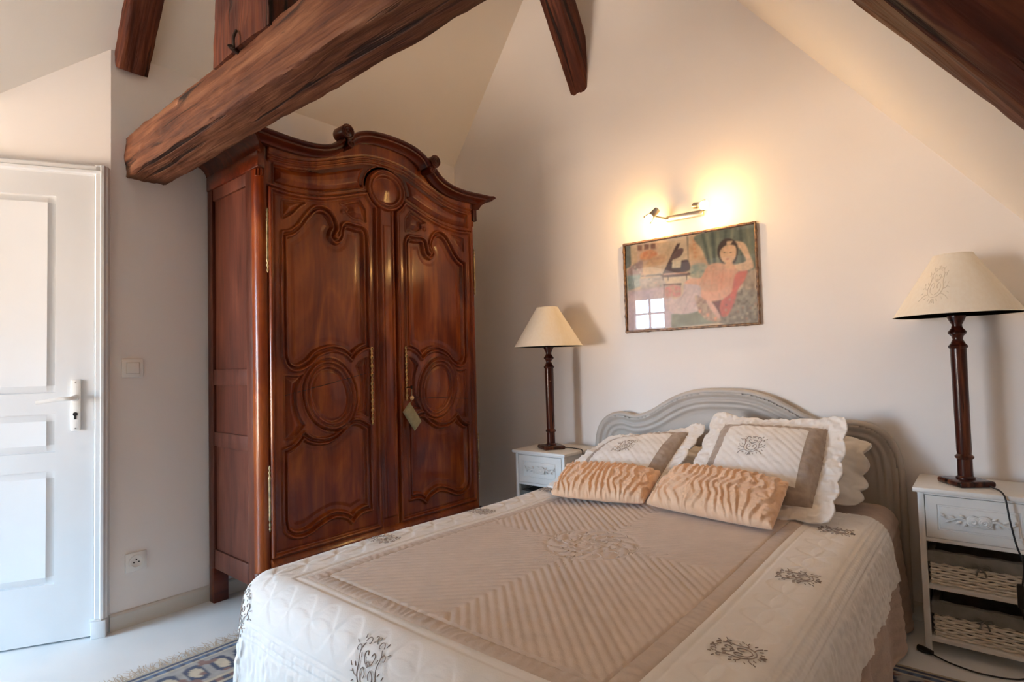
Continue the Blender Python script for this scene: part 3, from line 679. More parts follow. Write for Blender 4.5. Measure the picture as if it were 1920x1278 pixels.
def paint(pts, c, soft=.006, c2=None, nf=0, amt=1.0):
    P = toprint(catmull(pts, 5, True) if len(pts) > 4 else pts); P[:, 0] *= 1.45
    s_ = sdf(Ua, Va, P, .05); k = np.clip((s_+soft)/(2*soft), 0, 1)*amt
    cc = np.zeros_like(art); cc[:] = srgb(*c)
    if c2 is not None:
        nz = vnoise(Ua, Va, nf or 18, len(pts))[..., None]; cc = cc*(1-nz)+np.array(srgb(*c2))*nz
    art[:] = art*(1-k[..., None]) + cc*k[..., None]
rect = lambda a, b, c, d: [(a, b), (c, b), (c, d), (a, d)]
paint([(100, 440), (700, 350), (700, 720), (120, 800)], (226, 196, 152), .01, (214, 170, 120), 6)
paint([(95, 430), (150, 430), (160, 620), (115, 640)], (120, 122, 104), .004, (90, 96, 84), 40)
paint([(205, 430), (400, 400), (395, 560), (215, 600)], (196, 150, 110), .01, (232, 190, 150), 26)
for x, y in ((235, 455), (295, 445), (355, 440)): paint([(x-22, y-26), (x+20, y-26), (x+20, y+22), (x-22, y+24)], (140, 92, 70), .006)
paint([(250, 500), (330, 470), (385, 490), (380, 540), (300, 560), (240, 550)], (232, 160, 105), .012, (214, 120, 70), 34)
paint([(320, 560), (440, 510), (470, 560), (400, 610), (300, 620)], (226, 176, 120), .014, (196, 140, 100), 30)
paint([(120, 660), (200, 590), (260, 570), (250, 690), (160, 740)], (176, 140, 124), .012, (150, 118, 108), 34)
paint([(240, 700), (430, 680), (440, 700), (250, 712)], (104, 92, 78), .004)
paint([(120, 700), (240, 690), (250, 790), (130, 840)], (92, 118, 110), .012, (150, 160, 148), 30)
paint([(230, 730), (450, 700), (480, 800), (260, 840)], (206, 186, 164), .012, (150, 130, 116), 30)
paint([(130, 840), (520, 790), (560, 1160), (140, 1190)], (214, 184, 178), .02, (196, 170, 176), 8)
paint([(650, 355), (668, 355), (690, 700), (672, 705)], (150, 128, 100), .004)
paint([(680, 350), (760, 335), (860, 560), (840, 720), (690, 720)], (226, 186, 134), .012, (206, 150, 100), 14)
for k in range(5): paint([(705+k*3, 380+k*36), (728+k*4, 378+k*36), (730+k*4, 400+k*36), (707+k*3, 404+k*36)], (206, 120, 70), .008, None, 0, .6)
paint([(690, 620), (800, 590), (850, 640), (830, 720), (700, 720)], (190, 180, 140), .014, (110, 122, 104), 34)
paint([(740, 340), (1250, 250), (1262, 640), (960, 700), (850, 600), (790, 470)], (96, 102, 82), .01, (120, 124, 98), 10)
for a, b, w_, c in ((790, 860, 14, (62, 70, 58)), (830, 880, 12, (150, 150, 112)), (880, 905, 14, (58, 66, 56)), (930, 930, 12, (146, 146, 108)), (1000, 985, 14, (66, 72, 58)), (1060, 1040, 12, (150, 148, 112)), (1130, 1150, 14, (62, 66, 54)), (1190, 1230, 12, (140, 138, 104))):
    paint([(a-w_, 335-(a-740)*.17), (a+w_, 332-(a-740)*.17), (b+w_, 590), (b-w_, 600)], c, .010, None, 0, .7)
# piano
paint([(580, 418), (592, 430), (490, 640), (440, 690), (470, 620), (560, 430)], (70, 44, 38), .003)
paint([(560, 480), (600, 455), (628, 470), (600, 530), (530, 560), (500, 560)], (96, 66, 58), .004)
paint([(500, 590), (610, 565), (668, 566), (672, 660), (450, 690), (470, 640)], (66, 42, 42), .004)
paint([(530, 575), (608, 562), (600, 630), (524, 634)], (232, 206, 160), .003)
paint([(438, 690), (665, 672), (668, 700), (480, 716), (440, 712)], (84, 54, 48), .003)
paint([(450, 683), (662, 668), (662, 680), (452, 694)], (214, 160, 130), .002)
for x in (445, 490, 655): paint([(x-6, 700), (x+6, 700), (x+5, 745), (x-4, 745)], (70, 46, 42), .003)
paint([(445, 775), (610, 765), (610, 785), (448, 790)], (88, 56, 46), .003)
for x in (455, 600): paint([(x-4, 785), (x+4, 785), (x+2, 880), (x-5, 885)], (90, 58, 48), .003)
paint([(470, 800), (590, 790), (600, 880), (520, 890), (470, 900)], (214, 120, 110), .012, (196, 150, 120), 40)
# sofa and floor
paint([(520, 1040), (760, 1010), (1000, 1110), (520, 1165)], (104, 106, 84), .01, (140, 136, 106), 14)
paint([(950, 900), (1160, 840), (1290, 860), (1290, 1110), (950, 1115)], (110, 96, 78), .012, (170, 148, 118), 34)
paint([(1130, 830), (1250, 800), (1285, 900), (1285, 1090), (1150, 1060)], (98, 84, 70), .012, (176, 158, 128), 40)
paint([(1150, 700), (1240, 650), (1268, 720), (1250, 810), (1170, 820)], (190, 160, 124), .012, (120, 98, 76), 34)
# figure: skirt, bodice, arms, head
paint([(470, 930), (610, 880), (640, 770), (720, 720), (790, 760), (800, 880), (770, 1000), (620, 1040), (500, 1010)], (224, 196, 182), .008, (206, 172, 164), 16)
paint([(730, 880), (790, 890), (860, 930), (960, 1070), (930, 1110), (820, 1080), (760, 1000)], (206, 170, 130), .008, (140, 96, 78), 40)
paint([(640, 770), (700, 722), (780, 720), (840, 620), (920, 590), (1010, 600), (1090, 610), (1120, 700), (1100, 800), (1040, 860), (960, 930), (880, 940), (790, 890), (770, 790)], (232, 150, 108), .008, (226, 166, 122), 10)
paint([(1090, 690), (1190, 650), (1170, 740), (1110, 830), (1080, 940), (1020, 1050), (970, 1060), (930, 1000), (960, 920), (1050, 850)], (222, 104, 76), .008, (206, 92, 84), 14)
paint([(880, 930), (960, 915), (950, 975), (960, 1070), (905, 990)], (120, 62, 52), .008)
paint([(790, 840), (900, 850), (1030, 800), (1050, 850), (940, 920), (830, 910)], (236, 168, 130), .008)
paint([(830, 920), (880, 935), (950, 1040), (955, 1075), (930, 1070), (860, 980)], (232, 176, 150), .006)
paint([(1010, 400), (1090, 398), (1170, 420), (1215, 520), (1245, 590), (1235, 640), (1130, 660), (1080, 610), (1180, 575), (1150, 500), (1110, 450), (1020, 430)], (238, 190, 140), .005)
paint([(925, 480), (950, 410), (1010, 372), (1070, 385), (1110, 440), (1105, 540), (1070, 600), (980, 590), (940, 550)], (66, 50, 40), .006)
paint([(950, 500), (980, 450), (1030, 430), (1085, 445), (1092, 520), (1060, 580), (1015, 595), (970, 565)], (240, 186, 134), .005)
paint([(1000, 585), (1060, 580), (1075, 640), (1000, 640)], (236, 176, 124), .006)
for x in (990, 1045): paint([(x-14, 498), (x, 492), (x+14, 496), (x, 504)], (80, 54, 44), .003)
paint([(1000, 556), (1018, 550), (1036, 553), (1018, 564)], (190, 80, 66), .003)
paint([(1010, 400), (1060, 396), (1045, 425), (1010, 432)], (238, 190, 140), .004)
for (a, b, c, d) in ((840, 640, 800, 800), (900, 620, 870, 830), (980, 640, 960, 830), (1050, 650, 1040, 790), (820, 800, 900, 880)): paint([(a-5, b), (a+5, b), (c+6, d), (c-6, d)], (206, 112, 80), .008, None, 0, .45)
for (a, b, c, d) in ((690, 780, 560, 980), (740, 800, 640, 1010), (650, 850, 540, 960), (770, 850, 720, 990)): paint([(a-5, b), (a+5, b), (c+6, d), (c-6, d)], (176, 140, 136), .008, None, 0, .5)
for k in range(26): paint([(960+(k*37) % 300, 900+(k*53) % 190), (978+(k*37) % 300, 896+(k*53) % 190), (984+(k*37) % 300, 914+(k*53) % 190), (966+(k*37) % 300, 918+(k*53) % 190)], ((196, 170, 130), (70, 62, 54), (170, 110, 80))[k % 3], .006, None, 0, .6)
for k in range(16): paint([(150+(k*41) % 270, 610+(k*29) % 200), (164+(k*41) % 270, 606+(k*29) % 200), (168+(k*41) % 270, 620+(k*29) % 200), (152+(k*41) % 270, 622+(k*29) % 200)], ((206, 150, 130), (90, 110, 96), (226, 200, 170))[k % 3], .006, None, 0, .6)
for k in range(3): paint([(760+k*70, 1000+k*35), (790+k*70, 1000+k*30), (785+k*70, 1030+k*34), (765+k*70, 1028+k*34)], (226, 150, 110), .006)
Vp = np.stack([px0+.008+U*(px1-px0-.016), np.full_like(U, D-.0104), pz0+.008+Vg*(pz1-pz0-.016)], -1).reshape(-1, 3)
M_print = mat('colour_print', (.6, .5, .4), .6, attr='Col')
for _ in range(2): art = (art + np.roll(art, 1, 0) + np.roll(art, -1, 0) + np.roll(art, 1, 1) + np.roll(art, -1, 1))/5
art = np.clip(art, 0, 1)**.80*(1.05+.22*(vnoise(Ua+1, Va+1, 40, 61)-.5)+.22*(vnoise(Ua+1, Va+1, 9, 62)-.5))[..., None]
pr_o = obj('print', Vp, grid_faces(gu, gv), M_print, pic, 0)
ca_ = pr_o.data.color_attributes.new('Col', 'FLOAT_COLOR', 'POINT'); ca_.data.foreach_set('color', np.c_[np.clip(art, 0, 1).reshape(-1, 3), np.ones(gu*gv)].astype(np.float32).ravel())

wlg = thing('wall_spotlight', 'small metal wall light with two lit spots above the picture', 'wall light', (-1.21, D, 1.86))
MB().box(-1.300, -1.095, D-.024, D-.0005, 1.842, 1.872, .006).build('mounting_bar', M_steel, wlg)
def spot(px, pivot, direc):
    pv = Vector(pivot); d = Vector(direc).normalized()
    arm = MB().tube([(px, D-.02, 1.857), ((px+pv.x)/2, D-.045, (1.857+pv.z)/2), pv[:]], .005, 8).build('arm', M_steel, wlg)
    MB().lathe([(.012, -.045), (.017, -.040), (.018, 0), (.016, .006)], pv[:], 18, d[:]).build('socket', M_steel, wlg)
    MB().lathe([(.008, .004), (.016, .012), (.019, .024), (.016, .036), (.008, .043), (.0001, .045)], pv[:], 14, d[:]).build('bulb', M_bulb, wlg)
    MB().lathe([(.017, .004), (.023, .014), (.027, .034), (.0282, .034), (.024, .013), (.018, .003)], pv[:], 20, d[:]).build('glass_cup', M_spotglass, wlg)
# spots
spot(-1.285, (-1.335, D-.115, 1.868), (-.55, -.35, -.62))
spot(-1.105, (-1.075, D-.115, 1.868), (.80, -.45, -.22))

# ------------------------------------------------------------------ bed
bed = thing('bed_frame', 'double bed frame with a curved grey painted headboard', 'bed', (-1.03, 1.85, 0))
BX, ZB = -1.03, .49
hb_half = [(0, .935), (.08, .933), (.16, .921), (.24, .894), (.31, .858), (.37, .822), (.43, .797), (.475, .788), (.50, .790), (.545, .800), (.60, .797), (.65, .778), (.69, .742), (.715, .69), (.727, .62), (.730, .54), (.731, .30), (.731, .04)]
hc = catmull(hb_half, 6)
outl = np.concatenate([np.c_[BX+hc[::-1, 0]*-1, hc[::-1, 1]], np.c_[BX+hc[1:, 0], hc[1:, 1]]])      # left foot -> crown -> right foot
poly = np.concatenate([outl, [(BX+.731, .04), (BX-.731, .04)]])
gx = np.arange(BX-.73, BX+.731, .006); gz = np.arange(.05, .935, .006); X2, Z2 = np.meshgrid(gx, gz, indexing='ij')
sd2 = sdf(X2, Z2-0, np.concatenate([outl, [(BX+.731, -.2), (BX-.731, -.2)]]), .2)
hh = np.interp(sd2, [0, .012, .022, .032, .040, .052, .060, .078, .090, .11, .2], [.012, .018, .012, .004, .010, .012, .002, .004, -.004, -.006, -.006])
Vh = np.stack([X2, 2.842-hh, Z2], -1).reshape(-1, 3); Fh = grid_faces(*X2.shape); Fh = Fh[(sd2.ravel()[Fh] > .004).all(1)]
Vh, Fh = submesh(Vh, Fh); obj('headboard', Vh, Fh[:, ::1], M_grey, bed, 180)
o = MB().prism([tuple(p) for p in poly], 2.853, 2.878).build('headboard_back', M_grey, bed)
MB().tube([(x, 2.848, z) for x, z in outl], .0165, 12).build('headboard_edge', M_grey, bed)
for sx_ in (-1, 1): MB().box(BX+sx_*.69-.02, BX+sx_*.69+.02, .80, 2.84, .14, .26, .004).build('side_rail', M_grey, bed)
for sx_ in (-1, 1):
    MB().box(BX+sx_*.66-.025, BX+sx_*.66+.025, .83, .88, .006, .16, .004).build('leg', M_grey, bed)
MB().box(BX-.71, BX+.71, .78, .82, .14, .26, .004).build('foot_rail', M_grey, bed)
mt = tag(MB().box(BX-.69, BX+.69, .81, 2.825, .245, .462, .05, 4).build('mattress', M_sheet), 'thick white mattress under the bed covers', 'mattress')

RX = .085
xl_, xr_, yf_ = BX-.655, BX+.640, .86
def drape(u, v, z=ZB, r=RX, flare=.10, wave=.0, lift=0.0):
    """quilt coordinates -> draped 3-D position"""
    ex = np.where(u > xr_, u-xr_, np.where(u < xl_, u-xl_, 0)); ey = np.where(v < yf_, v-yf_, 0)
    e = np.hypot(ex, ey); k = np.where(e > 1e-9, 1/np.maximum(e, 1e-9), 0); cx_, cy_ = ex*k, ey*k
    tm = math.pi/2-flare; tht = np.minimum(e/r, tm); rest = np.maximum(e-r*tm, 0)
    h = r*np.sin(tht)+rest*math.sin(flare); dr_ = r*(1-np.cos(tht))+rest*math.cos(flare)
    ph = np.where(np.abs(ex) > np.abs(ey), v, u)
    wv = wave*np.sin(ph*21+1.3*np.sin(ph*7))*np.clip(rest/.25, 0, 1)
    h = h+wv
    bx, by_ = np.clip(u, xl_, xr_), np.maximum(v, yf_)
    sag = .006*np.sin(u*3.1+.7)*np.sin(v*2.3)-.004*np.cos(v*5+u*2)
    edge = np.maximum(np.maximum(xl_+.25-u, u-(xr_-.25)), yf_+.25-v); soft = np.clip(edge/.25, 0, 1)**2*.022*np.clip(1-e/.05, 0, 1)
    return np.stack([bx+cx_*h, by_+cy_*h, z-dr_+sag*np.clip(1-e/.2, 0, 1)-soft*0+lift], -1)
def surf_normals(P):
    du = np.gradient(P, axis=0); dv = np.gradient(P, axis=1); n = np.cross(du, dv); n /= np.maximum(np.linalg.norm(n, axis=-1, keepdims=True), 1e-9)
    return n
# under-blanket
ub, vb = np.arange(-2.10, .14, .012), np.arange(.47, 2.80, .012)
UB, VB = np.meshgrid(ub, vb, indexing='ij')
PB = drape(UB, VB, ZB-.012, RX-.008, .06, .014)
cr = .0025*np.sin(UB*150+3*np.sin(VB*9))*np.clip((np.abs(UB-BX)-.70)/.05, 0, 1)
PB = PB + surf_normals(PB)*cr[..., None]; PB[..., 2] = np.maximum(PB[..., 2], .012)
bl = tag(obj('blanket', PB.reshape(-1, 3), grid_faces(*UB.shape), M_blush, None, 180), 'blush pink crinkled blanket hanging below the quilt to the floor', 'blanket')

# quilt
PU0, PU1, PV0, PV1 = -1.545, -.535, .885, 2.36
SK = 0.0                                                             # the quilt lies slightly askew at the foot
def axis_with(marks, lo, hi, step):
    m = sorted([lo, hi]+marks); out = []
    for a, b in zip(m[:-1], m[1:]): out += list(np.linspace(a, b, max(2, int(round((b-a)/step))+1))[:-1])
    return np.array(out+[hi])
SW = .046
us = axis_with([PU0, PU0+SW, PU1-SW, PU1], -2.02, -.115, .0048); vs = axis_with([PV0, PV0+SW, PV1-SW, PV1], .37, 2.50, .0048)
UQ, VQ = np.meshgrid(us, vs, indexing='ij')
def skew(u, v): return u, v + SK*(u-PU0)*np.clip((PV1-v)/(PV1-PV0), 0, 1.15)*np.clip((u-PU0)/.3+.6, .0, 1)
hem = .010*np.abs(np.sin(VQ*math.pi/.11))*np.clip((UQ+.18)/.05, 0, 1) + .010*np.abs(np.sin(VQ*math.pi/.11))*np.clip((-1.95-UQ)/.05, 0, 1)
Us, Vs = skew(UQ, VQ); Us = Us - np.where(UQ > -1, hem, -hem)
PQ = drape(Us, Vs, ZB, RX, .10, .010)
NQ = surf_normals(PQ); NQ *= np.sign(NQ[..., 2:3].mean())
uc, vc = (PU0+PU1)/2, (PV0+PV1)/2
in_p = (UQ > PU0+SW) & (UQ < PU1-SW) & (VQ > PV0+SW) & (VQ < PV1-SW)
in_s = (UQ >= PU0) & (UQ <= PU1) & (VQ >= PV0) & (VQ <= PV1) & ~in_p
f = np.abs(UQ-uc)*1.0 - np.abs(VQ-vc)*1.0; ch = np.abs(np.sin(f/.034*math.pi))
rad_c = np.hypot(UQ-uc, VQ-vc)
hq = np.zeros_like(UQ)
hp_ = .0042*ch**.38 + .0012*vnoise(UQ+3, VQ+3, 70, 2)
med_r = np.where(rad_c < .17, .0042*np.abs(np.sin(6*np.arctan2(VQ-vc, UQ-uc)+rad_c*40))*np.abs(np.sin(rad_c/.05*math.pi))**.5, 0)
hp_ = np.where(rad_c < .16, med_r+.001, hp_)
hq = np.where(in_p, hp_, hq)
ds_ = np.minimum(np.minimum(UQ-PU0, PU1-UQ), np.minimum(VQ-PV0, PV1-VQ))
run_ = np.where((UQ-PU0 < SW) | (PU1-UQ < SW), VQ, UQ)
hs_ = .0032*np.sqrt(np.clip(1-((ds_-SW/2)/(SW/2))**2, 0, 1)) + .0009*np.sin(run_*240+8*vnoise(UQ+2, VQ+2, 20, 5))*np.clip(ds_/.01, 0, 1)
hq = np.where(in_s, hs_, hq)
# ivory border: cable quilting, straight rows, meander stippling
out_d = np.maximum(np.maximum(PU0-UQ, UQ-PU1), np.maximum(PV0-VQ, VQ-PV1))
bw = np.zeros_like(UQ)
along = np.where(np.maximum(PU0-UQ, UQ-PU1) > np.maximum(PV0-VQ, VQ-PV1), VQ, UQ)
cc_ = out_d-.105; ph = along*math.pi/.105
for k_, A_ in enumerate((.052, .041, .030, .019)):
    for sg in (-1, 1):
        bw = np.minimum(bw, -np.exp(-((cc_-sg*A_*np.sin(ph))/.0042)**2))
for rr in (.022, .185, .200, .222, .237): bw = np.minimum(bw, -1.3*np.exp(-((out_d-rr)/.0035)**2))
stip = (vnoise(UQ+4, VQ+4, 46, 9)-.5)*1.6+(vnoise(UQ+4, VQ+4, 95, 10)-.5)*.9
border = ~(in_p | in_s)
hb_ = .0030*bw + np.where(out_d > .245, .0036*stip, .0006*stip) + .0022*np.sin(along*310)*np.exp(-((out_d-.215)/.03)**2)*.25
foot = (VQ < PV0-.2)
hb_ = hb_ + np.where(foot, .0018*(vnoise(UQ*2.2+4, VQ*.45+4, 42, 15)-.5)*2, 0)
hq = np.where(border, hb_+.001, hq)
PQd = PQ + NQ*(hq+.003)[..., None]
FQ = grid_faces(*UQ.shape)
um = ((UQ[:-1, :-1]+UQ[1:, 1:])/2).ravel(); vm = ((VQ[:-1, :-1]+VQ[1:, 1:])/2).ravel()
fp = (um > PU0+SW) & (um < PU1-SW) & (vm > PV0+SW) & (vm < PV1-SW); fsq = (um > PU0) & (um < PU1) & (vm > PV0) & (vm < PV1) & ~fp
bs = thing('bedspread', 'ivory quilted bedspread with a taupe chevron centre and embroidered border', 'bedspread', (BX, 1.5, .45))
Vf = PQd.reshape(-1, 3)
for sel, nm, m_ in ((~(fp | fsq), 'border', M_quilt), (fp, 'centre_panel', M_taupe), (fsq, 'sash', M_sash)):
    V_, F_ = submesh(Vf, FQ[sel]); o = obj(nm, V_, F_, m_, bs, 180)
# embroidery laid on the quilt
def motif_strokes(seed):
    """a spray of scrolling stems and leaves in a unit square, y up"""
    st_ = []
    def spiral(x, y, r, a0, turns, sg):
        return [(x+r*(1-k/22)*math.cos(a0+sg*turns*2*math.pi*k/20), y+r*(1-k/22)*math.sin(a0+sg*turns*2*math.pi*k/20)) for k in range(21)]
    for sg in (-1, 1):
        st_.append(catmull([(0, -.72), (sg*.30, -.62), (sg*.55, -.30), (sg*.52, .10), (sg*.60, .42), (sg*.50, .62)], 5))
        st_.append(spiral(sg*.34, .66, .20, 0 if sg > 0 else math.pi, .72, sg)); st_.append(spiral(sg*.76, .40, .17, math.pi if sg > 0 else 0, .75, -sg))
        st_.append(catmull([(sg*.04, -.58), (sg*.30, -.42), (sg*.36, -.12), (sg*.22, .02), (sg*.10, -.12), (sg*.16, -.26)], 5))
        st_.append(catmull([(sg*.04, .10), (sg*.22, .20), (sg*.30, .38), (sg*.18, .46), (sg*.10, .36)], 5)); st_.append(spiral(sg*.12, .84, .13, -math.pi/2, .75, -sg))
        st_.append(catmull([(sg*.55, -.30), (sg*.74, -.26), (sg*.86, -.14)], 4)); st_.append(catmull([(sg*.40, -.55), (sg*.62, -.60), (sg*.80, -.74)], 4))
        for (x, y, a) in ((.94, -.02, .9), (.92, -.22, -.2), (.86, -.50, -.6), (.70, .02, .9), (.66, .78, 1.1), (.95, .58, .5), (.50, -.76, -.9), (.24, -.85, -1.2), (.84, -.82, -.7), (.46, .30, 1.0)):
            L_ = .13; st_.append([(sg*(x-L_/2*math.cos(a)), y-L_/2*math.sin(a)), (sg*x, y), (sg*(x+L_/2*math.cos(a)), y+L_/2*math.sin(a))])
    st_.append(spiral(0, .12, .12, 0, 1.1, 1)); st_.append([(0, -.8), (0, -1.0)]); st_.append([(-.05, -.8), (-.12, -1.02)]); st_.append([(.05, -.8), (.12, -1.02)])
    return [np.array(s_) for s_ in st_]
def embroider(uc_, vc_, rot, su, sv, m_, parent, mapper, rad=.0016, name='embroidery'):
    mb = MB(); c, s_ = math.cos(rot), math.sin(rot)
    for k in motif_strokes(0):
        a = k[:, 0]*su; b = k[:, 1]*sv
        P = mapper(uc_+a*c-b*s_, vc_+a*s_+b*c)
        mb.tube(P, rad, 5)
    return mb.build(name, m_, parent, 180)
def quilt_map(u, v):
    e_ = 1e-3; U0, V0 = skew(np.asarray(u), np.asarray(v)); P = drape(U0, V0, ZB, RX, .10, .010)
    a, b = skew(np.asarray(u)+e_, np.asarray(v)); P1 = drape(a, b, ZB, RX, .10, .010); a, b = skew(np.asarray(u), np.asarray(v)+e_); P2 = drape(a, b, ZB, RX, .10, .010)
    n = np.cross(P1-P, P2-P); n /= np.linalg.norm(n, axis=-1, keepdims=True); return P+n*.0052
for (u_, v_, rt) in ((-.43, 1.21, math.pi/2), (-.43, 1.70, math.pi/2), (-.43, 2.20, math.pi/2), (-1.65, 1.24, -math.pi/2), (-1.65, 1.74, -math.pi/2), (-1.65, 2.22, -math.pi/2), (-1.72, .72, -math.pi/4), (-1.10, .745, 0), (-.44, .76, math.pi/4)):
    embroider(u_, v_, rt, *((.060, .075) if v_ < .8 else (.046, .058)), M_thread, bs, quilt_map, .0011)
embroider(uc, vc, 0, .12, .12, M_taupe, bs, lambda u, v: quilt_map(u, v)-np.array([0, 0, .001]), .0035)
for k in range(4): embroider(uc+.0+.19*math.cos(k*math.pi/2+.0), vc+.19*math.sin(k*math.pi/2), k*math.pi/2-math.pi/2, .07, .07, M_taupe, bs, lambda u, v: quilt_map(u, v)-np.array([0, 0, .001]), .003)

# ------------------------------------------------------------------ pillows
def pillow_surface(C, thick, n=81, m=81, pw=.5, flange=0.0, scallop=0.0, disp=None, sag=0.0, ns=6, plump=1.0, curl=None):
    """C: BL, BR, TR, TL of the mid surface. returns front grid, back grid, (s,t) grids"""
    BL, BR, TR, TL = [np.array(c, float) for c in C]
    s_, t_ = np.meshgrid(np.linspace(0, 1, n), np.linspace(0, 1, m), indexing='ij')
    S = s_; Tt = t_
    if scallop:
        wv_s = scallop*(np.abs(np.sin(t_*math.pi*ns))-.5); wv_t = scallop*(np.abs(np.sin(s_*math.pi*ns))-.5)
        S = s_ + np.where(s_ > .5, 1, -1)*wv_s*np.clip((np.abs(s_-.5)-.38)/.12, 0, 1); Tt = t_ + np.where(t_ > .5, 1, -1)*wv_t*np.clip((np.abs(t_-.5)-.38)/.12, 0, 1)
    Mid = (BL*(1-S)[..., None]+BR*S[..., None])*(1-Tt)[..., None] + (TL*(1-S)[..., None]+TR*S[..., None])*Tt[..., None]
    nrm = np.cross(BR-BL, TL-BL); nrm /= np.linalg.norm(nrm)
    a = np.clip((np.minimum(s_, 1-s_)-flange)/(.5-flange), 0, 1); b = np.clip((np.minimum(t_, 1-t_)-flange)/(.5-flange), 0, 1)
    th_ = thick*((1-(1-a)**2.4)*(1-(1-b)**2.4))**pw + .005
    if curl is not None: Mid = Mid + nrm*curl(s_, t_)[..., None]
    front = Mid + nrm*(th_*plump)[..., None]; back = Mid - nrm*(th_*.55)[..., None]
    if disp is not None:
        sn = surf_normals(front); sn *= np.sign((sn@nrm).mean()); sn = sn*.75+nrm*.25
        front = front + sn*disp(s_, t_)[..., None]
    return front, back, s_, t_, nrm
def pillow(name, label, cat, group, C, thick, cover_m, band=None, panel_m=None, band_m=None, emb=None, **kw):
    loc = (np.array(C[0])+np.array(C[1]))/2
    root = thing(name, label, cat, tuple(loc), group)
    fr, bk, s_, t_, nrm = pillow_surface(C, thick, **kw)
    n, m = s_.shape; G = grid_faces(n, m); Vv = np.concatenate([fr.reshape(-1, 3), bk.reshape(-1, 3)])
    sm = ((s_[:-1, :-1]+s_[1:, 1:])/2).ravel(); tm_ = ((t_[:-1, :-1]+t_[1:, 1:])/2).ravel()
    rim = []
    N0 = n*m
    idx = np.arange(N0).reshape(n, m)
    loop = list(idx[:, 0])+list(idx[-1, 1:])+list(idx[-2::-1, -1])+list(idx[0, -2:0:-1])
    rim = np.array([(loop[i], loop[(i+1) % len(loop)], loop[(i+1) % len(loop)]+N0, loop[i]+N0) for i in range(len(loop))])
    if band:
        b0, b1 = band; dmin = np.minimum(np.minimum(sm, 1-sm), np.minimum(tm_, 1-tm_))
        ip, ib = dmin > b1, (dmin > b0) & (dmin <= b1); rest = ~(ip | ib)
    else: rest = np.ones(len(G), bool); ip = ib = ~rest
    Fa = np.concatenate([G[rest], (G[:, ::-1]+N0), rim[:, ::-1]])
    V_, F_ = submesh(Vv, Fa); cov = obj('cover', V_, F_, cover_m, root, 180)
    if band:
        V_, F_ = submesh(Vv, G[ib]); obj('band', V_, F_, band_m, root, 180)
        V_, F_ = submesh(Vv, G[ip]); obj('front_panel', V_, F_, panel_m, root, 180)
    if emb:
        def pm(u, v):
            i = np.clip(np.asarray(u)*(n-1), 0, n-1.001); j = np.clip(np.asarray(v)*(m-1), 0, m-1.001); a = i.astype(int); b = j.astype(int); fi = (i-a)[..., None]; fj = (j-b)[..., None]
            return (fr[a, b]*(1-fi)+fr[a+1, b]*fi)*(1-fj)+(fr[a, b+1]*(1-fi)+fr[a+1, b+1]*fi)*fj + nrm*.0012
        embroider(emb[0], emb[1], 0, emb[2], emb[3], M_thread if len(emb) < 5 else emb[4], root, pm, .0011)
    return root
wr = lambda sd_, a=.004, f_=9: (lambda s, t: a*(vnoise(s+1, t+1, f_, sd_)-.5)*2 + a*.4*(vnoise(s+1, t+1, f_*3, sd_+1)-.5)*2)
def sham_disp(sd_):
    def fn(s, t):
        d = np.minimum(np.minimum(s, 1-s), np.minimum(t, 1-t)); q = wr(sd_)(s, t)
        q = q + np.where(d > .215, .0026*np.abs(np.sin((s+t)*math.pi*16))**.5, 0) + np.where((d > .13) & (d <= .215), .0045*np.abs(np.sin(s*48)*np.sin(t*48)), 0) + np.where(d <= .13, .0045*(vnoise(s+2, t+2, 44, sd_+4)-.5)*2, 0)
        return q
    return fn
def sham_curl(amp, sd_): return lambda s, t: amp*(np.abs(s-.5)*2)**4*np.sin(t*7+sd_) + amp*(np.abs(t-.5)*2)**4*np.sin(s*6+sd_*2)
pillow('pillow', 'plain white frilled pillow at the right, half hidden behind the quilted sham', 'pillow', None, [(-.98, 2.60, .52), (-.415, 2.58, .50), (-.395, 2.79, .735), (-.95, 2.80, .76)], .06, M_sheet, n=61, m=61, flange=.08, scallop=.045, ns=4, disp=wr(31, .01, 7), curl=sham_curl(.03, 2))
pillow('pillow', 'plain white pillow at the left, hidden behind the flatter sham', 'pillow', None, [(-1.60, 2.62, .52), (-1.08, 2.62, .52), (-1.07, 2.80, .66), (-1.58, 2.80, .65)], .05, M_sheet, n=41, m=41, flange=.06, disp=wr(33, .01, 7))
pillow('pillow_sham', 'upright ivory sham with taupe band and embroidered crest, beside the right lamp', 'pillow', 'quilted shams against the headboard', [(-1.045, 2.27, .505), (-.440, 2.215, .505), (-.452, 2.665, .825), (-1.005, 2.70, .825)], .075, M_quilt, (.115, .215), M_quilt, M_band, (.46, .53, .095, .105), n=121, m=121, flange=.12, scallop=.022, ns=5, disp=sham_disp(3), curl=sham_curl(.012, 1))
pillow('pillow_sham', 'slumped ivory sham with taupe band and pale crest, beside the left lamp', 'pillow', 'quilted shams against the headboard', [(-1.640, 2.175, .508), (-1.10, 2.29, .508), (-1.055, 2.70, .780), (-1.585, 2.66, .690)], .065, M_quilt, (.115, .215), M_quilt, M_band, (.46, .53, .095, .105, M_thread2), n=121, m=121, flange=.12, scallop=.022, ns=5, disp=sham_disp(12), curl=sham_curl(.012, 4))
def ruche(sd_):
    def fn(s, t):
        x = s*14+.7*(vnoise(s*1.2+1, t*.8+1, 6, sd_)-.5)*2+.25*np.sin(t*4+s*9); fr_ = x-np.floor(x)
        saw = np.where(fr_ < .78, fr_/.78, (1-fr_)/.22)
        return .0095*saw*np.clip(np.minimum(t, 1-t)/.02, 0, 1) + .003*(vnoise(s*2+1, t+1, 20, sd_+1)-.5)*2 + .002*np.sin(t*40+9*vnoise(s*2+1, t+1, 20, sd_+3))*saw
    return fn
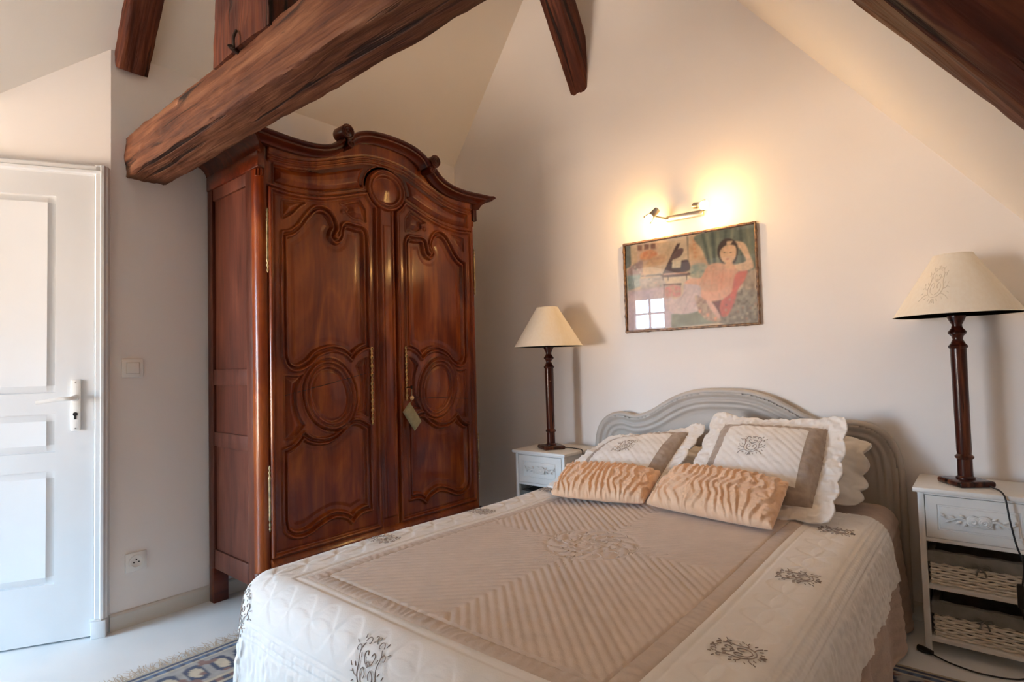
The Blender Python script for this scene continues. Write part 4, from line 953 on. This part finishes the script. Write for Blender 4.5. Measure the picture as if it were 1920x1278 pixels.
pillow('cushion', 'ruched apricot cushion at the front right, leaning on the upright sham', 'cushion', 'ruched apricot cushions', [(-1.075, 2.095, .525), (-.580, 2.015, .525), (-.590, 2.275, .625), (-1.035, 2.315, .640)], .060, M_orange, n=221, m=81, pw=.42, disp=ruche(41))
pillow('cushion', 'ruched apricot cushion at the left, tucked under the slumped sham', 'cushion', 'ruched apricot cushions', [(-1.490, 2.020, .525), (-1.095, 2.105, .525), (-1.125, 2.33, .600), (-1.600, 2.31, .590)], .055, M_orange, n=221, m=81, pw=.42, disp=ruche(52))

# ------------------------------------------------------------------ bedside tables
def nightstand(name, label, x0, yf, yb, W=.345, Ht=.602):
    root = thing(name, label, 'nightstand', (x0+W/2, (yf+yb)/2, 0), 'white bedside tables')
    x1 = x0+W; t = .020
    MB().box(x0-.014, x1+.014, yf-.016, yb, Ht-.018, Ht, .005).build('top', M_nsw, root)
    for a, nm in ((x0, 'post'), (x1-t, 'post')):
        MB().box(a, a+t, yf, yf+.022, 0, Ht-.018, .002).build('post', M_nsw, root); MB().box(a, a+t, yb-.026, yb-.004, 0, Ht-.018, .002).build('post', M_nsw, root)
        MB().box(a+.006, a+.012, yf+.022, yb-.026, .05, Ht-.018).build('side_panel', M_nsw, root)
        MB().box(a, a+t, yf+.022, yb-.026, Ht-.048, Ht-.018).build('side_rail', M_nsw, root)
    MB().box(x0+.012, x1-.012, yb-.012, yb-.006, .05, Ht-.018).build('back_panel', M_nsw, root)
    for z in (.042, .232, .405): MB().box(x0+.004, x1-.004, yf+.001, yb-.008, z, z+.014, .001).build('shelf', M_nsw, root)
    MB().box(x0+t, x1-t, yf+.001, yf+.02, Ht-.026, Ht-.018).build('front_rail', M_nsw, root)
    dW, dH = W-2*t-.005, Ht-.028-.421
    V, F = relief_slab(dW, dH, [(.034, dW-.034, .030, dH-.030)], [(0, 0), (.002, -.003), (.006, -.003), (.008, 0), (.010, .0)], .016)
    V[:, 0] += x0+t+.0025; V[:, 1] += yf; V[:, 2] += .421
    dr_ = recalc(obj('drawer', V, F, M_nsw, root, 25))
    cx_, cz_ = x0+W/2, .421+dH/2; yy = yf-.003
    mb = MB()                                                           # applied carving: two roses and leaf sprays
    for rx, rr in ((-.012, .017), (.018, .019)):
        for k in range(3): mb.tube([(cx_+rx+rr*(1-k*.3)*math.cos(a), yy-.004-.003*k, cz_+rr*(1-k*.3)*math.sin(a)) for a in np.linspace(.4*k, 2*math.pi+.4*k, 15)[:-1]], .0044, 6, True)
        mb.lathe([(.006, 0), (.005, .010), (.0001, .014)], (cx_+rx, yy, cz_), 10, (0, -1, 0))
    for sg in (-1, 1):
        mb.tube(catmull([(cx_+sg*.02, yy-.002, cz_-.006), (cx_+sg*.05, yy-.004, cz_+.006), (cx_+sg*.078, yy-.004, cz_-.005), (cx_+sg*.105, yy-.003, cz_+.006)], 5), [.0035]*8+[.0026]*8, 6)
        for k, (lx, lz, a) in enumerate(((.045, .014, .6), (.055, -.010, -.5), (.075, .008, .4), (.086, -.010, -.6), (.100, .012, .7), (.036, -.014, -1.0))):
            p = np.array([cx_+sg*lx, yy-.003, cz_+lz]); dv = np.array([sg*math.cos(a), 0, math.sin(a)])
            mb.tube([p-dv*.009, p-dv*.004, p+dv*.003, p+dv*.010], [.001, .0052, .0048, .0008], 6, flat=.9)
    mb.build('rose_carving', M_nsw, dr_)
    return root
NSL = nightstand('nightstand', 'white bedside table under the left lamp, drawer facing the foot of the bed', -2.138, 2.552, 2.884)
NSR = nightstand('nightstand', 'white bedside table under the right lamp, with two wicker baskets', -.228, 2.602, 2.884)
def basket(label, x0, x1, y0_, y1_, z0, hgt, bow=True):
    root = thing('wicker_basket', label, 'basket', ((x0+x1)/2, (y0_+y1_)/2, z0), 'wicker baskets in the bedside tables')
    z0 += .001
    per = [(x0, y0_), (x1, y0_), (x1, y1_), (x0, y1_)]
    def walk(nst):
        pts = []; L_ = [abs(x1-x0), abs(y1_-y0_)]*2; tot = sum(L_)
        for k in range(nst):
            d = tot*k/nst; i = 0
            while d > L_[i] + 1e-12: d -= L_[i]; i += 1
            a, b = np.array(per[i]), np.array(per[(i+1) % 4]); e = (b-a)/L_[i]; nrm_ = np.array([e[1], -e[0]]); pts.append((a+e*d, nrm_, tot*k/nst))
        return pts
    tot = 2*((x1-x0)+(y1_-y0_)); nst_ = 2*int(tot/.026/2); stake = walk(nst_); sp_ = tot/nst_
    MB().box(x0+.004, x1-.004, y0_+.004, y1_-.004, z0, z0+.008).build('floor', M_wicker, root)
    mb = MB()
    for p, nrm_, d in stake: mb.tube([(p[0], p[1], z0), (p[0], p[1], z0+hgt)], .0022, 5)
    mb.build('stake_frame', M_wicker, root)
    nr = int(hgt/.0092); W_ = walk(nst_*6)
    for r_ in range(nr):
        z = z0+.006+r_*(hgt-.008)/(nr-1); wv_ = .005*(1 if r_ % 2 else -1)
        MB().tube([(p[0]+nrm_[0]*wv_*math.sin(d/sp_*math.pi), p[1]+nrm_[1]*wv_*math.sin(d/sp_*math.pi), z+.0008*math.sin(d*90+r_)) for p, nrm_, d in W_], .0048, 6, True, .95).build('weaver', M_wicker, root)
    # cloth liner folded over the rim
    o_ = .0115; fold = hgt*.30; loopo = [(x0-o_, y0_-o_), (x1+o_, y0_-o_), (x1+o_, y1_+o_), (x0-o_, y1_+o_)]; loopi = [(x0+o_, y0_+o_), (x1-o_, y0_+o_), (x1-o_, y1_-o_), (x0+o_, y1_-o_)]
    V, F = [], []; nst2 = 24
    ring = lambda lp: [tuple(np.array(lp[i])*(1-k/nst2)+np.array(lp[(i+1) % 4])*k/nst2) for i in range(4) for k in range(nst2)]
    ro, ri = ring(loopo), ring(loopi); n_ = len(ro); levels = []
    levels.append([(x, y, z0+hgt-fold+.0025*math.sin(k*1.9)) for k, (x, y) in enumerate(ro)]); levels.append([(x, y, z0+hgt-fold*.4) for x, y in ro])
    levels.append([(x*.9+a*.1, y*.9+b*.1, z0+hgt+.006+.002*math.sin(k*.9)) for k, ((x, y), (a, b)) in enumerate(zip(ro, ri))]); levels.append([(x, y, z0+hgt+.007+.002*math.sin(k*.9)) for k, (x, y) in enumerate(ri)]); levels.append([(x, y, z0+.02) for x, y in ri])
    for lv in levels: V += lv
    for i in range(len(levels)-1):
        for k in range(n_): F.append((i*n_+k, i*n_+(k+1) % n_, (i+1)*n_+(k+1) % n_, (i+1)*n_+k))
    F.append(tuple(4*n_+k for k in range(n_)))
    ln = obj('liner', V, F, M_liner, root, 60)
    if bow:
        bx_, by_, bz_ = (x0+x1)/2, y0_-.012, z0+hgt-fold*.8; b_ = MB()
        for sg in (-1, 1):
            b_.tube(catmull([(bx_, by_, bz_), (bx_+sg*.018, by_-.006, bz_+.012), (bx_+sg*.024, by_-.003, bz_-.002), (bx_, by_, bz_)], 5), .0028, 6); b_.tube(catmull([(bx_, by_, bz_), (bx_+sg*.010, by_-.004, bz_-.014), (bx_+sg*.014, by_-.002, bz_-.03)], 5), .0028, 6)
        b_.build('bow', M_liner, ln)
    return root
basket('white wicker basket on the upper shelf of the right bedside table', -.198, .087, 2.622, 2.86, .246, .115)
basket('white wicker basket on the lowest shelf of the right bedside table', -.194, .085, 2.624, 2.86, .056, .120)
basket('white wicker basket in the left bedside table, mostly hidden by the bed', -2.108, -1.823, 2.572, 2.86, .246, .115)

# ------------------------------------------------------------------ lamps
def lamp(label, loc, rot, stain, shade_z, cable, plug=None):
    zt = .602; x, y = loc
    root = thing('table_lamp', label, 'lamp', (x, y, zt), 'pair of turned wood table lamps')
    c, s_ = math.cos(rot), math.sin(rot)
    b = MB().box(-.064, .064, -.064, .064, 0, .022, .009, 3); b.xf(Matrix.Translation((x, y, zt)) @ Matrix.Rotation(rot, 4, 'Z')); b.build('base', M_lampw, root)
    hp = shade_z-zt+.012
    pr = [(.030, .020), (.030, .028), (.024, .034), (.0235, .095), (.029, .100), (.030, .106), (.022, .114), (.0235, .13), (.0255, hp-.14), (.030, hp-.136), (.031, hp-.130), (.024, hp-.122), (.016, hp-.104), (.019, hp-.092), (.029, hp-.082), (.029, hp-.076), (.018, hp-.062), (.016, hp-.050), (.029, hp-.022), (.029, hp-.016), (.014, hp-.010), (.014, hp+.03), (.0001, hp+.03)]
    MB().lathe(pr, (x, y, zt), 24).build('stem', M_lampw, root)
    r0, r1, hS, t_ = .200, .062, .228, .0016; n = 64
    prs = [(r0, 0), (r1, hS), (r1-t_, hS), (r0-t_, 0), (r0, 0)]
    sh = recalc(MB().lathe(prs[:-1]+[(r0, 0)], (x, y, shade_z), n).build('shade', M_shade, root, 30))
    MB().tube([(x+r0*math.cos(a), y+r0*math.sin(a), shade_z) for a in np.linspace(0, 2*math.pi, 65)[:-1]], .0018, 6, True).build('rim', M_shade, sh)
    MB().tube([(x+r1*math.cos(a), y+r1*math.sin(a), shade_z+hS) for a in np.linspace(0, 2*math.pi, 41)[:-1]], .0018, 6, True).build('rim', M_shade, sh)
    ring = MB()
    for k in range(3):
        a = k*2*math.pi/3; ring.tube([(x, y, shade_z+hS-.03), (x+r1*math.cos(a), y+r1*math.sin(a), shade_z+hS-.004)], .0014, 5)
    ring.tube([(x, y, shade_z+.03), (x, y, shade_z+hS-.03)], .006, 8); ring.build('carrier', M_steel, sh)
    cb = MB().tube(catmull(cable, 8), .0030, 6).build('cable', M_black, root, 180)
    if stain:                                                           # faded print of a branch on the shade front
        mb = MB()
        for st_ in motif_strokes(1):
            P = []
            for a, b in st_:
                hh_ = .115+b*.075; r_ = r0+(r1-r0)*hh_/hS+.0006; an = -math.pi*.62+a*.32*(1.1-hh_/hS*.3)
                P.append((x+r_*math.cos(an), y+r_*math.sin(an), shade_z+hh_))
            mb.tube(P, .0011, 4)
        mb.build('faded_motif', mat('faded_ink', (.79, .715, .59), .9), sh)
    return root
lampL = lamp('turned wood lamp with plain cream shade on the left bedside table', (-1.968, 2.675), R(-32), False, 1.195,
     [(-1.91, 2.70, .608), (-1.87, 2.715, .609), (-1.805, 2.71, .608), (-1.777, 2.705, .604), (-1.768, 2.70, .575), (-1.764, 2.70, .50), (-1.766, 2.72, .36), (-1.770, 2.78, .20), (-1.770, 2.80, .09)])
cR = [(-.035, 2.745, .608), (-.01, 2.68, .609), (.012, 2.60, .611), (.022, 2.577, .590), (.030, 2.572, .52), (.043, 2.572, .44), (.058, 2.572, .38), (.052, 2.570, .31), (.046, 2.570, .24), (.060, 2.570, .15), (.075, 2.565, .06), (.04, 2.555, .006), (-.06, 2.515, .006), (-.15, 2.535, .006), (-.215, 2.575, .008)]
lampR = lamp('turned wood lamp with faded floral shade on the right bedside table', (-.087, 2.730), R(38), True, 1.240, cR)
swc = MB().box(.036, .056, 2.555, 2.572, .235, .315, .006).build('cord_switch', M_black, lampR)
MB().tube([(-.205, 2.570, .012), (-.235, 2.585, .012), (-.250, 2.592, .012)], [.008, .011, .010], 10).build('plug', M_black, lampR)

# ------------------------------------------------------------------ rug
rx0, rx1, ry0, ry1 = -2.41, .40, -.35, 2.42
rug = thing('rug', 'navy and cream oriental rug with fringe, lying under the bed', 'rug', ((rx0+rx1)/2, (ry0+ry1)/2, 0))
mr = bpy.data.materials.new('oriental_rug'); mr.use_nodes = True; N = mr.node_tree.nodes; K = mr.node_tree.links; p = N['Principled BSDF']; pin(p, 'Roughness', .95); pin(p, 'Sheen Weight', .2)
at = N.new('ShaderNodeVertexColor'); at.layer_name = 'Col'; K.new(at.outputs['Color'], p.inputs['Base Color'])
gu2, gv2 = np.arange(rx0, rx1+.001, .008), np.arange(ry0, ry1+.001, .008); Xr, Yr = np.meshgrid(gu2, gv2, indexing='ij')
e_ = np.minimum(np.minimum(Xr-rx0, rx1-Xr), np.minimum(Yr-ry0, ry1-Yr)); al = np.where(np.minimum(Xr-rx0, rx1-Xr) < np.minimum(Yr-ry0, ry1-Yr), Yr, Xr)
navy, cream, blue, rust, teal = [np.array(srgb(*c)) for c in ((30, 42, 74), (188, 176, 152), (74, 98, 130), (120, 84, 72), (66, 84, 92))]
C_ = np.zeros(Xr.shape+(3,)); C_[:] = navy
fl_ = np.abs(np.sin(Xr*math.pi/.13)*np.sin(Yr*math.pi/.13)); C_[fl_ > .45] = teal; C_[fl_ > .62] = cream; C_[fl_ > .85] = rust
vn_ = vnoise(Xr+5, Yr+5, 22, 3); C_[(vn_ > .66)] = blue; C_[(vn_ < .2)] = cream
def band(a, b, c): C_[(e_ >= a) & (e_ < b)] = c
band(.0, .30, navy)
m1 = (e_ > .07) & (e_ < .24); q = np.sin(al*math.pi/.09)*np.cos((e_-.155)*math.pi/.17); C_[m1] = cream*.55+blue*.45; C_[m1 & (np.abs(q) > .35)] = navy; C_[m1 & (np.abs(q) > .72)] = cream; C_[m1 & (vnoise(Xr+5, Yr+5, 30, 8) > .72)] = rust
for a, b, c in ((.0, .012, cream*.8), (.012, .03, navy), (.03, .04, cream), (.04, .06, blue), (.06, .07, cream), (.24, .25, cream), (.25, .28, navy), (.28, .29, cream)): band(a, b, c)
dot = (np.sin(al*math.pi/.022) > .2); C_[(e_ > .042) & (e_ < .058) & dot] = navy; C_[(e_ > .255) & (e_ < .275) & dot] = rust
C_ = C_*(.85+.3*vnoise(Xr+5, Yr+5, 60, 21))[..., None]
Vr = np.stack([Xr, Yr, np.full_like(Xr, .008)+.0015*vnoise(Xr+5, Yr+5, 30, 4)], -1).reshape(-1, 3)
ro = obj('pile', Vr, grid_faces(*Xr.shape), mr, rug, 180)
cl = ro.data.color_attributes.new('Col', 'FLOAT_COLOR', 'POINT'); cl.data.foreach_set('color', np.c_[C_.reshape(-1, 3), np.ones(Xr.size)].astype(np.float32).ravel())
MB().box(rx0, rx1, ry0, ry1, .0005, .0075).build('backing', M_fringe, rug)
fv, ff = [], []
for xe, sg in ((rx0, -1), (rx1, 1)):
    y = ry0
    while y < ry1:
        y += .0035+random.random()*.002; L_ = .055+random.random()*.035; a = random.uniform(-.5, .5); w_ = .0022; b0 = len(fv); x = xe; yy = y; zz = .006
        for k in range(5):
            fv += [(x, yy-w_*(1-k*.15), zz), (x, yy+w_*(1-k*.15), zz)]; x += sg*L_/4*math.cos(a); yy += L_/4*math.sin(a); a += random.uniform(-.5, .5); zz = .003+.006*random.random()
        ff += [(b0+2*k, b0+2*k+1, b0+2*k+3, b0+2*k+2) for k in range(4)]
fo = obj('fringe', fv, ff, M_fringe, rug, 0); fo['kind'] = 'stuff'
